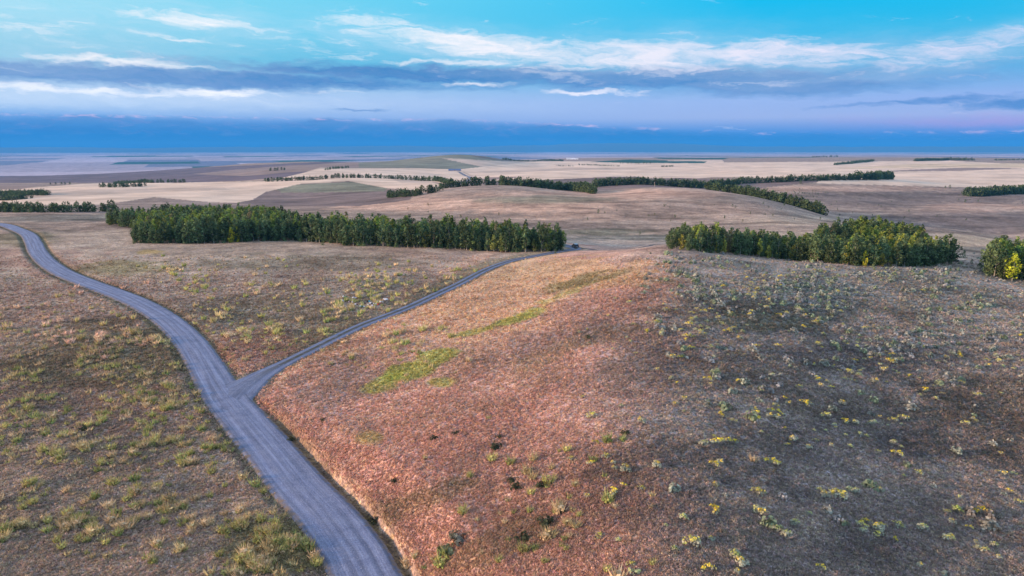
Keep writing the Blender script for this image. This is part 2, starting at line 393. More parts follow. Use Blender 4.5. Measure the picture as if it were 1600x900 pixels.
def field(poly, col, dmin=300, dmax=1e9, var=.12, tuftv=None, warp=0.0):
    m = (dd > dmin) & (dd < dmax)
    idx = np.where(m)[0]
    q = inpoly(u[idx] + warp * wn[idx] * 30, v[idx] + warp * wn3[idx] * 6, poly); idx = idx[q]
    cc = (A[col] if isinstance(col, str) else np.asarray(col))[None] * (1 + var * 2 * (fbm(GX[idx], GY[idx] * 3, 160, 4, 23) - .5) * 2)[:, None]
    C[idx] = cc
    if tuftv is not None: TU[idx] = tuftv
# near field
sideH = sstep(-.25, .45, (u - 690) / 500 + wn * .5)
near = dd < 330 * S
hillm = sstep(0, 1, (u - (620 + (900 - v) * -.0)) / 60)
ctr = (stm_full := np.zeros(len(GX)))
righthill = np.zeros(len(GX)); 
# right of the main road below the fork and right of the branch track
tmp = np.zeros(len(GX), bool); idxn = np.where(nearm)[0]
rb = (sb_ < 0) if False else (sb_ > 0)
tmp[idxn] = np.where(v[idxn] > 600, rightside, np.where(stb > 1, rb, rightside))
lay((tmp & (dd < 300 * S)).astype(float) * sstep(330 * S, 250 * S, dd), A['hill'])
# reddish left-facing slope of the hill, warm sunlight painted into its colour
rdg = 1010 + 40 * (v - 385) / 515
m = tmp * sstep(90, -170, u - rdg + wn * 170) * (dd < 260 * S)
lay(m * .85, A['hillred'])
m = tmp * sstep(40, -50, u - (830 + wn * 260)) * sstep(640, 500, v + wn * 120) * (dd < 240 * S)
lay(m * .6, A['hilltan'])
for b in [(700,560,240,60,'pink',.5),(520,620,150,50,'pink',.75),(620,700,200,80,'hillred',.6),(760,640,200,60,'hillred',.35),(850,800,200,120,'pink',.3),(930,520,160,60,'pink',.5),
          (740,530,70,22,'midpink',.5),(980,450,90,40,'hillred',.5),(900,430,140,28,'hilltan',.8),
          (645,577,66,20,'green',.75,1.3,0,1e9,-.5),(600,596,40,9,'green',.6,.9,0,1e9,-.4),(690,598,26,9,'green',.6,.5),(820,492,66,9,'green',.75,1.2,0,1e9,-.34),(880,462,60,7,'green',.5,.8,0,1e9,-.34),(735,520,34,6,'green',.6,.5,0,1e9,-.2),(905,440,75,10,'olive',.7,.6,0,1e9,-.25),(575,685,30,13,'green',.4,.5),
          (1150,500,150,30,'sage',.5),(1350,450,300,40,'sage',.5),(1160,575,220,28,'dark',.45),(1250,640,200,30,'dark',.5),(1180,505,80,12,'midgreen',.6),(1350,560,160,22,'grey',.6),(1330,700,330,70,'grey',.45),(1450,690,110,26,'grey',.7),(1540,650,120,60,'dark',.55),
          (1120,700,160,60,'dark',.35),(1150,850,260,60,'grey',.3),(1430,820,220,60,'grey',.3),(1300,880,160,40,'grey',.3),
          (560,660,120,26,'midpink',.5,1,0,1e9,-.5),(700,740,200,26,'dark',.15,1.3,0,1e9,-.45),(800,600,200,22,'midpink',.4,1.3,0,1e9,-.4),(640,790,120,22,'olive',.35,1.2,0,1e9,-.4),(880,700,160,22,'dark',.15,1.3,0,1e9,-.4),(760,860,140,24,'olive',.3,1.3,0,1e9,-.3),(960,620,90,60,'pink',.4,1.2),
          (860,560,140,14,'olive',.25,1.3,0,1e9,-.4),(1000,560,80,60,'grey',.35,1.3),(1040,760,90,70,'grey',.3,1.3),
          # left of the road
          (70,470,170,50,'pink',.6),(60,410,120,30,'red',.55),(110,580,220,50,'dark',.15),(180,560,160,50,'olive',.35),(120,640,260,40,'red',.3),(60,660,120,50,'dark',.25),(50,850,220,90,'dark',.25),(250,800,120,40,'pink',.3),(330,780,100,30,'red',.25),
          (440,850,110,60,'olive',.75),(400,800,60,30,'olive',.4),(30,375,60,12,'olive',.4),(200,420,90,14,'olive',.6),(240,395,24,4,(.36,.24,.05),.5),
          # meadow between road and track
          (300,450,170,30,'pink',.45),(400,540,60,40,'hillred',.65),(390,575,60,22,'hillred',.75),(480,500,160,40,'olive',.25),(420,480,200,30,'dark',.3),(600,420,160,20,'red',.3),(690,400,120,10,'red',.35),(700,425,110,8,'midpink',.6,.4,0,1e9,-.42),
          (590,520,80,9,'hillred',.5,.4,0,1e9,-.45),(500,410,200,14,'midgreen',.4),(620,440,80,14,'sage',.4)]:
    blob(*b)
# middle distance hills
mdl = (dd > 330 * S)
lay(mdl * 1.0, A['mid'])
for b in [(760,320,260,12,'midpink',.7,.6,450),(950,305,200,9,'midpink',.7,.6,450),(850,312,120,7,'midgreen',.7,.5,450),(1000,330,260,16,'midpink',.5,.8,450),(1100,300,160,6,'midpink',.5,.5,450),(1180,340,160,10,'brown',.6,.6,450),(860,355,140,9,'purple',.5,.6,350),
          (1000,372,120,6,'sage',.8,.6,350),(940,362,80,6,'midgreen',.6,.6,350),(1250,345,120,8,'wheat2',.4,.5,400),(620,325,140,6,'midpink',.4,.5,450),(1100,322,160,10,'purple',.4,.6,450),(1430,310,260,16,'purple',.8,.8,600),(1500,345,180,18,'purple',.7,.8,500),(1520,325,90,8,'midpink',.6,.6,600),(1560,352,80,10,'sage',.5,.6,500),(1330,295,160,5,'midpink',.6,.5,700),
          (1530,380,130,17,'wheat2',.95,.4,390,575),(1500,350,200,16,'purple',.8,.7,620),(1550,390,90,9,'midpink',.4,.6,380,560),(100,340,260,7,'sage',.6,.5,400,620),(1140,325,200,22,'mid',.3,.5,450)]:
    blob(*b)
# fields beyond
field([(-400,333),(160,333),(330,322),(470,330),(560,318),(620,303),(600,283),(540,279),(480,285),(420,292),(380,300),(300,306),(200,312),(-400,320)], 'brown', 600, 2200, .12, .6, .5)
field([(380,300),(600,297),(655,300),(640,312),(560,322),(420,322),(330,316)], 'purple', 650, 1500, .12, .5, .5)
field([(430,296),(470,288),(560,283),(607,294),(600,299),(440,301)], 'midgreen', 700, 1600, .1, .5, .3)
field([(-400,325),(-400,302),(20,296),(130,287),(300,285),(420,283),(530,275),(620,275),(700,290),(655,298),(605,294),(545,283),(470,287),(415,300),(398,310),(330,316),(240,308),(160,320)], 'wheat', 900, 2600, .08, .15)
field([(-400,312),(60,297),(200,295),(350,293),(360,296),(200,302),(60,309),(-400,316)], 'wheat2', 900, 2600, .08, .15)
field([(330,316),(390,306),(402,302),(396,312),(370,317)], 'wheat', 900, 2000, .05, .1)
field([(-400,296),(30,296),(75,288),(-400,286)], 'brown', 1200, 3200, .1, .3)
field([(-400,287),(300,285),(420,281),(520,272),(690,266),(690,262),(560,250),(400,258),(250,264),(140,270),(-400,280)], 'fallow', 1600, 5200, .12, .15)
field([(300,272),(400,262),(600,250),(640,262),(520,268),(400,276)], 'brown', 2000, 5200, .1, .15)
field([(480,268),(500,262),(700,264),(745,276),(700,291),(650,296),(600,274),(530,276),(470,278)], 'wheat2', 1300, 3600, .07, .1)
field([(440,278),(500,264),(690,262),(716,265),(740,278),(712,292),(690,286),(610,273),(500,276)], 'wheat', 1200, 3600, .06, .1)
field([(560,262),(560,252),(690,240),(760,242),(820,255),(740,262),(700,266)], 'midgreen', 2500, 5200, .12, .2)
field([(735,242),(770,242),(810,252),(790,252),(745,246)], 'dark', 2800, 5200, .1, .2)
field([(690,247),(790,252),(1000,252),(1000,262),(760,262),(720,254)], 'wheat2', 2500, 5200, .08, .1)
field([(715,265),(745,277),(752,281),(735,293),(760,291),(990,285),(1130,276),(1130,250),(830,253),(760,260)], 'wheat', 1300, 6000, .1, .1)
field([(745,268),(900,262),(1000,264),(900,266),(760,270)], 'wheat2', 1500, 6000, .1, .1)
field([(735,292),(745,281),(765,277),(820,276),(745,284),(730,290)], 'brown', 1000, 2500, .1, .1)
field([(748,285),(850,281),(960,276),(1010,276),(1120,280),(1290,283),(1130,300),(940,300),(880,291),(760,291)], 'purple', 1000, 1900, .12, .35)
field([(1000,279),(1130,277),(1400,281),(1700,296),(1700,262),(1480,251),(1000,255)], 'wheat', 1300, 6000, .07, .1)
field([(1280,282),(1400,281),(1700,292),(1700,297),(1400,290),(1275,286)], 'wheat', 1300, 2400, .05, .1)
field([(1300,264),(1430,256),(1700,255),(1700,262),(1450,262)], (.56, .42, .28), 1900, 6000, .05, .1)
field([(1360,268),(1500,262),(1600,263),(1500,267)], 'brown', 1500, 6000, .1, .1)
# the plain
pl = (dd > 4700) & (C.sum(1) > -1)
ang = GX * .9 + GY * .43; ang2 = -GX * .43 + GY * .9
cyy = np.floor(ang2 / 1300 + .5 * vnoise(ang / 2500, ang * 0, 41)); cx = np.floor(ang / 900 + 9 * _tab[(cyy.astype(int) * 5) & 255, 3])
cell = _tab[(cx.astype(int) * 7) & 255, (cyy.astype(int) * 13) & 255]
pc = A['far'][None] * (.7 + .5 * cell)[:, None]
pc = np.where((cell > .92)[:, None], A['crop'][None] * 1.2, pc); pc = np.where((cell < .16)[:, None], A['farblue'][None], pc)
plm = pl & (v < 262 + (u < 560) * 20)
left_low = (GZ < -62 * S)
sel = plm & ((dd > 6200) | left_low)
C[sel] = pc[sel]; TU[sel] = 0
field([(920,253),(985,249),(1045,251),(1000,255)], 'crop', 3500, 9000, .05, 0)
field([(990,251),(1105,252),(1100,255),(1000,254.5)], 'crop', 3500, 9000, .05, 0)
field([(1020,246),(1140,247),(1130,249),(1030,248)], 'crop', 3500, 12000, .05, 0)
TU = np.where(dd > 700, np.minimum(TU, .85), TU)
# broad mottling everywhere near
stre = fbm(GX, GY * 3.5, 60, 4, 61) - .5
mot = 1 + 1.1 * stre * (dd > 420) * (dd < 2300) * (TU > .3) + .5 * stre * (dd > 1000) * (TU < .3) + .6 * wn * (dd < 700) + .45 * wn2 * (dd < 500) + .5 * wn3
gbase = C * mot[:, None]
C = C * mot[:, None] * (1 - .12 * sstep(260, 120, dd))[:, None] * (1 - sstep(260, 120, dd)[:, None] * np.array([[.04, 0, -.10]]))  # nearby ground also darkened and cooled: painted shade between the grass tufts
# cut bank, verges
vm = np.zeros(len(GX)); vm[idxn] = sstep(3.4, 1.0, e) * sstep(-.4, .3, e); lay(vm * .85, (.10, .088, .055))
bkm = np.zeros(len(GX)); bkm[idxn] = np.where(rightside & (stm < jst - 4), sstep(1.35, 1.6, e + edgew) * sstep(2.35, 1.85, e + edgew * 1.5), 0) * sstep(jst - 14, jst - 55, stm)
lay(bkm * .9, A['bank'])
vg = np.zeros(len(GX)); vg[idxn] = np.where(dm > wm + 3, sstep(2.6, .8, e2) * sstep(-.2, .3, e2), 0); lay(vg * .7, (.12, .10, .065))
vt = np.zeros(len(GX)); vt[idxn] = np.where((dm > wm + 5) & (sb_ > 0), sstep(1.2, 2.0, e2) * sstep(5.0, 3.0, e2 + edgew * 2), 0); lay(vt * .6, (.50, .36, .25))
vt = np.zeros(len(GX)); vt[idxn] = np.where((dm > wm + 8) & (sb_ < 0), sstep(1.0, 2.5, e2) * sstep(8.0, 5.0, e2 + edgew * 2), 0); lay(vt * .5, (.19, .17, .10))
C = np.clip(C, .01, .8)
# terrain mesh (closed around the camera)
V = np.stack([GX, GY, GZ], -1)
i0 = np.arange(NT)[:, None] * NR + np.arange(NR - 1)[None]; i1 = ((np.arange(NT) + 1) % NT)[:, None] * NR + np.arange(NR - 1)[None]
Fq = np.stack([i0, i0 + 1, i1 + 1, i1], -1).reshape(-1, 4)
V = np.concatenate([V, [[0, 0, ZG[:, 0].mean()]]]); cidx = len(V) - 1
t0 = np.arange(NT) * NR; t1 = ((np.arange(NT) + 1) % NT) * NR
Fq = np.concatenate([Fq, np.stack([t0, t1, np.full(NT, cidx), np.full(NT, cidx)], -1)[:0]])
Cg = np.concatenate([C, [A['hill']]]); TUg = np.append(TU, 1)
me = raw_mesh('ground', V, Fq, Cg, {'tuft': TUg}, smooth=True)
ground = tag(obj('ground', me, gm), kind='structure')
fan = raw_mesh('ground_under_camera', np.concatenate([V[t0], V[-1:]]), np.stack([np.arange(NT), (np.arange(NT) + 1) % NT, np.full(NT, NT)], -1), np.tile(A['hill'], (NT + 1, 1)), {'tuft': np.ones(NT + 1)}, smooth=True)
tag(obj('ground_below', fan, gm), kind='structure')
# ------------------------------------------------------------------ road sheets
def ribbon(name, Lp, Zc, St, mat, lift, extra=0.0, other=None):
    T = np.gradient(Lp[:, :2], axis=0); T /= np.hypot(T[:, 0], T[:, 1])[:, None]; Nn = np.stack([T[:, 1], -T[:, 0]], -1)
    k = 17; ac = np.linspace(-1, 1, k)
    w = Lp[:, 2] + extra
    jig = (fbm(Lp[:, 0], Lp[:, 1], 4, 3, 31) - .5) * .5
    X = Lp[:, 0][:, None] + Nn[:, 0][:, None] * ac[None] * w[:, None]; Y = Lp[:, 1][:, None] + Nn[:, 1][:, None] * ac[None] * w[:, None]
    op = np.zeros(X.shape)
    if other is not None:
        dist = np.sqrt(((X.ravel()[:, None] - other[None, :, 0]) ** 2 + (Y.ravel()[:, None] - other[None, :, 1]) ** 2) ) - other[None, :, 2]
        op = sstep(.5, -.6, dist.min(1)).reshape(X.shape)
    Z = Zc[:, None] + lift + .05 * (1 - ac[None] ** 2) - .04 * np.exp(-((np.abs(ac[None]) - .5) / .12) ** 2) - .22 * sstep(.93, 1.0, np.abs(ac))[None] * (1 - op)
    m = len(Lp)
    a = np.arange(m - 1)[:, None] * k + np.arange(k - 1)[None]
    Fc = np.stack([a, a + 1, a + k + 1, a + k], -1).reshape(-1, 4)
    me = raw_mesh(name, np.stack([X, Y, Z], -1).reshape(-1, 3), Fc, None, {'open': op.ravel(), 'across': np.tile(ac, m), 'along': np.repeat(St, k)}, smooth=True)
    return tag(obj(name, me, mat), kind='structure')
ribbon('gravel_road', MAIN, MZ, MS, roadm, .06, .6, BRANCH[6:45])
bz = BZ.copy(); ribbon('dirt_track', BRANCH, bz, BS, trackm, .035, .3, MAIN)
def trail(name, pts, w, mat, step=3.0):
    Lp, St = resample([(p[0], p[1], w) for p in pts], step)
    return ribbon(name, Lp, np.maximum(H(Lp[:, 0], Lp[:, 1]), 0 * Lp[:, 0] - 999), St, mat, .15)
side_m = plain('worn_track_earth', (.06, .06, .065), .9)
trail('narrow_trail', list(hit([905, 925, 950, 985, 1015, 1042], [388, 390, 391, 388.5, 384.5, 380.5])), .7, side_m, 2)
far_m = plain('far_road_surface', (.12, .12, .15), .9)
trail('far_farm_road', list(hit([716, 722, 733, 736, 731, 722, 712, 706], [268, 271.5, 276.5, 279.5, 282, 285, 288, 290.5])), 5.5, far_m, 12)
# ------------------------------------------------------------------ distant mountains
def mountains():
    th = np.radians(np.linspace(-62, 62, 420)); Vv = []; 
    rows = 9
    prof = 60 + 300 * (fbm(th * 6, th * 0, 1, 4, 51)) ** 1.5 * 1.0
    prof *= .55 + .45 * sstep(R(-36), R(-2), th)
    prof = prof * 1.15 + 90 * np.exp(-((th - R(6)) / R(5)) ** 2)
    for i, t in enumerate(np.linspace(0, 1, rows)):
        d = 31000 + 5500 * t
        hgt = -80 * S - 20 + (prof + 115) * np.sin(t * pi * .5) ** 1.2 * (1 + .15 * (vnoise(th * 60, th * 0 + i) - .5))
        Vv.append(np.stack([np.sin(th) * d, np.cos(th) * d, hgt], -1))
    V = np.concatenate(Vv); m = len(th); a = np.arange(rows - 1)[:, None] * m + np.arange(m - 1)[None]
    Fc = np.stack([a, a + 1, a + m + 1, a + m], -1).reshape(-1, 4)
    return raw_mesh('distant_hills', V, Fc, smooth=True)
tag(obj('distant_hills', mountains(), plain('distant_hill_scrub', (.05, .07, .09), .95)), kind='structure')
# ------------------------------------------------------------------ plant prototypes (numpy)
def tube(p0, p1, r0, r1, k=5):
    p0 = np.array(p0, float); p1 = np.array(p1, float); d = p1 - p0; d /= np.linalg.norm(d)
    a = np.cross(d, [0, 0, 1]) if abs(d[2]) < .9 else np.cross(d, [1, 0, 0]); a /= np.linalg.norm(a); b = np.cross(d, a)
    an = np.arange(k) * 2 * pi / k
    ring = np.cos(an)[:, None] * a + np.sin(an)[:, None] * b
    V = np.concatenate([p0 + ring * r0, p1 + ring * r1]); Fc = []
    for i in range(k):
        j = (i + 1) % k; Fc += [(i, j, k + j), (i, k + j, k + i)]
    return V, np.array(Fc)
def merge(parts):
    Vs, Fs, Cs, o = [], [], [], 0
    for p in parts:
        Vs.append(p[0]); Fs.append(p[1] + o); o += len(p[0])
        if len(p) > 2: Cs.append(p[2])
    return (np.concatenate(Vs), np.concatenate(Fs)) + ((np.concatenate(Cs),) if Cs else ())
def quads(P, size, nrm_bias, r, col):
    """leaf clumps: one small irregular quad (2 tris) per point"""
    n = len(P)
    nn = r.normal(size=(n, 3)) * .8 + nrm_bias; nn /= np.linalg.norm(nn, axis=1)[:, None]
    a = np.cross(nn, r.normal(size=(n, 3))); a /= np.linalg.norm(a, axis=1)[:, None]; b = np.cross(nn, a)
    s = (size * r.uniform(.6, 1.3, n))[:, None]
    j = lambda: r.uniform(.7, 1.3, n)[:, None]
    V = np.stack([P - a * s * j(), P - b * s * j() * .8, P + a * s * j(), P + b * s * j() * .8], 1).reshape(-1, 3)
    o = np.arange(n)[:, None] * 4
    Fc = np.concatenate([o + np.array([[0, 1, 2]]), o + np.array([[0, 2, 3]])])
    return V, Fc, np.repeat(col, 4, 0)
def aspen(seed, Ht=11.0, W=2.1, nq=460, low=.14, pointy=.6, qs=.34):
    r = np.random.default_rng(seed)
    parts = []; z0 = 0; p = np.array([0., 0., -.3]); 
    nseg = 5; rad = .16
    for i in range(nseg):
        q = np.array([r.normal() * .12, r.normal() * .12, Ht * .86 * (i + 1) / nseg]); q[:2] += p[:2] * .6
        parts.append(tube(p, q, rad, rad * .74)); rad *= .74
        if i >= 1:
            for _ in range(3):
                an = r.uniform(0, 2 * pi); l = W * .75 * (1 - .12 * i)
                parts.append(tube(p, p + np.array([cos(an) * l, sin(an) * l, l * .9]), rad * .45, .02, 4))
        p = q
    tr = merge(parts)
    # crown: clumps of leaves around limb ends
    ncl = 30; cl = []
    for i in range(ncl):
        t = r.uniform(low, .97); prof = (np.sin(min(1, (t - low) / (1 - low) * 1.0) * pi * .92 + .25) ** .75) * (1 - pointy * max(0, t - .45))
        an = r.uniform(0, 2 * pi); rr_ = W * prof * r.uniform(.35, .95)
        cl.append((rr_ * cos(an), rr_ * sin(an), t * Ht, W * r.uniform(.3, .52) * (1 - .4 * t), r.uniform(.55, 1.4)))
    cl.append((0, 0, Ht * .95, W * .25, 1.1)); cl.append((0, 0, Ht * .8, W * .4, 1.0))
    cl = np.array(cl); w = cl[:, 3] ** 2; k = r.choice(len(cl), nq, p=w / w.sum())
    dirv = r.normal(size=(nq, 3)); dirv /= np.linalg.norm(dirv, axis=1)[:, None]
    rad = r.uniform(.55, 1.0, nq)[:, None] ** .6
    P = cl[k, :3] + dirv * rad * cl[k, 3][:, None] * np.array([1, 1, 1.35])
    P[:, 2] = np.clip(P[:, 2], .35, None)
    tone = cl[k, 4] * r.uniform(.75, 1.3, nq)
    col = np.stack([.10 * tone, .15 * tone, .066 * tone], -1)
    cr = quads(P, qs, dirv * .9 + np.array([0, 0, .3]), r, col)
    return tr, cr
ASP = [aspen(100 + i, Ht=[11, 12, 10, 11.5, 9, 10.5, 11, 8.5][i], W=[2.2, 2.7, 3.1, 2.0, 2.4, 3.3, 2.9, 3.2][i], pointy=[.4, .5, .1, .65, .45, .05, .2, .0][i], low=[.07, .12, .05, .15, .06, .1, .2, .05][i], nq=540, qs=.37) for i in range(8)]
BUSHT = [aspen(130 + i, Ht=7.5, W=2.6, nq=300, low=.06, pointy=.3) for i in range(3)]
def smalltree(seed, Ht, W, nq):
    tr, cr = aspen(seed, Ht, W, nq, low=.08, pointy=.35, qs=.62)
    V, Fc = tr; return merge([(V, Fc, np.tile([.12, .10, .09], (len(V), 1))), (cr[0], cr[1], cr[2] * .75)])
BELT = [smalltree(200 + i, 8.0, 3.0 + .3 * i, 165) for i in range(5)]
def blades(r, nb, h, spread, w, colf, lean=.4, base=.1):
    an = r.uniform(0, 2 * pi, nb); rb = base * np.sqrt(r.uniform(0, 1, nb)); hh = h * r.uniform(.6, 1.1, nb)
    P0 = np.stack([np.cos(an) * rb, np.sin(an) * rb, np.full(nb, -.03)], -1)
    la = an + r.normal(size=nb) * .5; ll = lean * hh * r.uniform(.3, 1.2, nb) + spread * rb / max(base, 1e-3) * .3
    P1 = P0 + np.stack([np.cos(la) * ll, np.sin(la) * ll, hh], -1)
    wa = r.uniform(0, pi, nb); Wv = np.stack([np.cos(wa), np.sin(wa), 0 * wa], -1) * w
    V = np.stack([P0 - Wv, P0 + Wv, P1], 1).reshape(-1, 3); Fc = np.arange(nb * 3).reshape(-1, 3)
    return V, Fc, np.repeat(colf(nb), 3, 0)
def tone(r, base, lo=.7, hi=1.3): return lambda n: np.array(base)[None] * r.uniform(lo, hi, n)[:, None]
def sage(seed, col=(.17, .18, .155), n=120, R_=.6, h=.6, qs=.125, ns=30):
    r = np.random.default_rng(seed)
    d = r.normal(size=(n, 3)); d[:, 2] = np.abs(d[:, 2]); d /= np.linalg.norm(d, axis=1)[:, None]
    lob = .75 + .35 * np.sin(np.arctan2(d[:, 1], d[:, 0]) * 3 + seed)
    P = d * np.array([R_, R_, h]) * (r.uniform(.8, 1, n) * lob)[:, None] + np.array([0, 0, .05])
    q = quads(P, qs, d * 2.2 + np.array([0, 0, .4]), r, tone(r, col, .55, 1.35)(n))
    st = blades(r, ns, h * .9, R_, .02, tone(r, (.16, .13, .12)), lean=1.0, base=.12)
    return merge([q, st])
def rabbit(seed, yellow=(.52, .40, .05), n=110, qs=.085, nb=36):
    r = np.random.default_rng(seed)
    st = blades(r, nb, .5, .5, 1.1 / nb, tone(r, (.42, .37, .35), .6, 1.2), lean=.9, base=.2)
    cl = r.normal(size=(7, 2)) * .24; k = r.integers(0, 7, n)                      # a cluster of rounded flower heads
    d = r.normal(size=(n, 3)); d[:, 2] = np.abs(d[:, 2]); d /= np.linalg.norm(d, axis=1)[:, None]
    P = d * np.array([.24, .24, .30]) * r.uniform(.85, 1.05, n)[:, None]; P[:, :2] += cl[k]; P[:, 2] += .32 - .35 * np.hypot(*cl[k].T)
    hgt = np.clip((d[:, 2] - .25) / .5, 0, 1) * (r.random(7)[k] < .8)
    col = (np.array([.36, .37, .27])[None] * (1 - hgt[:, None]) + np.array(yellow)[None] * hgt[:, None]) * r.uniform(.7, 1.25, n)[:, None]
    return merge([st, quads(P, qs, d * 2 + np.array([0, 0, .5]), r, col)])
def bunch(seed, col=(.27, .25, .10), h=.75, nb=46, w=.045):
    r = np.random.default_rng(seed)
    a = blades(r, nb, h, .4, w, tone(r, col, .6, 1.25), lean=.55, base=.24)
    b = blades(r, nb // 3, h * 1.15, .4, w * .6, tone(r, (.46, .36, .22), .7, 1.2), lean=.4, base=.16)
    m_ = nb // 2; d = r.normal(size=(m_, 3)); d[:, 2] = np.abs(d[:, 2]) + .2; d /= np.linalg.norm(d, axis=1)[:, None]
    q = quads(d * np.array([.38, .38, h * .72]) * r.uniform(.7, 1, m_)[:, None], .09 + w * .6, d * 2 + np.array([0, 0, .4]), r, tone(r, col, .7, 1.3)(m_))
    return merge([a, b, q])
SAGEC = [(.31, .34, .26), (.31, .31, .30), (.27, .33, .20), (.36, .36, .30)]
SAGE = [sage(300 + i, c) for i, c in enumerate(SAGEC)]
SAGEL = [sage(310 + i, c, n=36, qs=.25, ns=4) for i, c in enumerate(SAGEC)]
RAB = [rabbit(320 + i, y) for i, y in enumerate([(.72, .56, .05), (.64, .56, .12), (.54, .54, .16), (.68, .50, .10)])]
BUNC = [(.42, .40, .14), (.50, .41, .21), (.30, .33, .11), (.56, .43, .26)]
BUN = [bunch(340 + i, c) for i, c in enumerate(BUNC)]
BUNL = [bunch(350 + i, c, nb=16, w=.09) for i, c in enumerate(BUNC)]
RABL = [rabbit(326 + i, y, 40, .14, 8) for i, y in enumerate([(.60, .48, .06), (.52, .48, .14), (.46, .46, .18), (.58, .42, .12)])]
DKS = [sage(360 + i, (.055, .065, .035), 130, .7, .6) for i in range(3)]
TUF = []
for i in range(6):
    r_ = np.random.default_rng(380 + i)
    d_ = r_.normal(size=(5, 3)); d_[:, 2] = np.abs(d_[:, 2]) + .1; d_ /= np.linalg.norm(d_, axis=1)[:, None]
    TUF.append(merge([blades(r_, 5, .36, .3, .06, tone(r_, (1, 1, 1), .65, 1.3), lean=.5, base=.14), quads(d_ * np.array([.19, .19, .2]), .105, d_ * 1.8 + np.array([0, 0, .2]), r_, tone(r_, (1, 1, 1), .8, 1.15)(5))]))
def pmesh(name, p): return raw_mesh(name, p[0], p[1], p[2] if len(p) > 2 else None)
# ------------------------------------------------------------------ groves of aspen
def scatter_poly(poly, spacing, r):
    poly = [tuple(p[:2]) for p in poly]; xs = [p[0] for p in poly]; ys = [p[1] for p in poly]
    gx, gy = np.meshgrid(np.arange(min(xs), max(xs), spacing), np.arange(min(ys), max(ys), spacing))
    gx = gx.ravel() + r.uniform(-.42, .42, gx.size) * spacing; gy = gy.ravel() + r.uniform(-.42, .42, gy.size) * spacing
    m = inpoly(gx, gy, poly); return gx[m], gy[m]
def hz(pts): return [tuple(p[:2]) for p in hit([a for a, b in pts], [b for a, b in pts])]
front_left = hz([(208,379),(250,381),(300,381),(345,380),(400,377),(460,376),(510,379),(540,384),(600,385),(660,387),(720,390),(780,394),(830,394),(882,393)])
LG = front_left + [tuple(uy(a, b)) for a, b in [(886,322),(850,338),(780,352),(700,362),(620,372),(540,385),(470,400),(455,432),(430,478),(330,492),(260,478),(200,462),(168,458),(170,430),(205,415),(212,385)]]
front_right = hz([(1046,389),(1075,391),(1100,394),(1130,396),(1165,399),(1200,403),(1250,408),(1300,412),(1350,416),(1400,417),(1450,416),(1485,412)])
RG = front_right + [tuple(uy(a, b)) for a, b in [(1488,282),(1470,290),(1400,288),(1300,290),(1200,298),(1120,292),(1060,286),(1042,272)]]
BG = [tuple(uy(a, b, -6)) for a, b in [(1275,335),(1350,338),(1445,342),(1452,370),(1435,400),(1380,415),(1330,412),(1305,380),(1270,350)]]
fr3 = hz([(1540,428),(1570,437),(1600,444)])
TG = fr3 + [tuple(uy(a, b, -6)) for a, b in [(1660,232),(1760,250),(1760,300),(1640,305),(1560,296),(1540,275)]]
trees = []
rg = np.random.default_rng(55)
for nm, poly, sp_, fr in (('left', LG, 3.9, front_left), ('right', RG, 3.6, front_right), ('back', BG, 4.2, None), ('edge', TG, 4.0, fr3)):
    x, y = scatter_poly(poly, sp_, rg)
    if fr is not None:                                     # a closed front row
        fl = np.array(fr); s = np.concatenate([[0], np.cumsum(np.hypot(*np.diff(fl, axis=0).T))]); t = np.arange(1.5, s[-1], 3.1)
        fx = np.interp(t, s, fl[:, 0]) + rg.normal(size=len(t)) * .4; fy = np.interp(t, s, fl[:, 1]) + rg.uniform(.2, 1.6, len(t))
        x = np.concatenate([fx, x]); y = np.concatenate([fy, y]); isf = np.concatenate([np.ones(len(fx)), np.zeros(len(x) - len(fx))])
    else: isf = np.zeros(len(x)); isf[:0] = 1
    zz = H(x, y); pu, pv = proj(x, y, zz)
    for i in range(len(x)):
        # distance behind the front edge
        if fr is not None: depth = y[i] - np.interp(x[i], fl[:, 0], fl[:, 1])
        else: depth = 10 + y[i] - min(p[1] for p in poly)
        if depth < -0.5 and not isf[i]: continue
        trees.append(dict(g=nm, x=x[i], y=y[i], z=zz[i], u=pu[i], v=pv[i], front=bool(isf[i]), depth=max(depth, 0)))
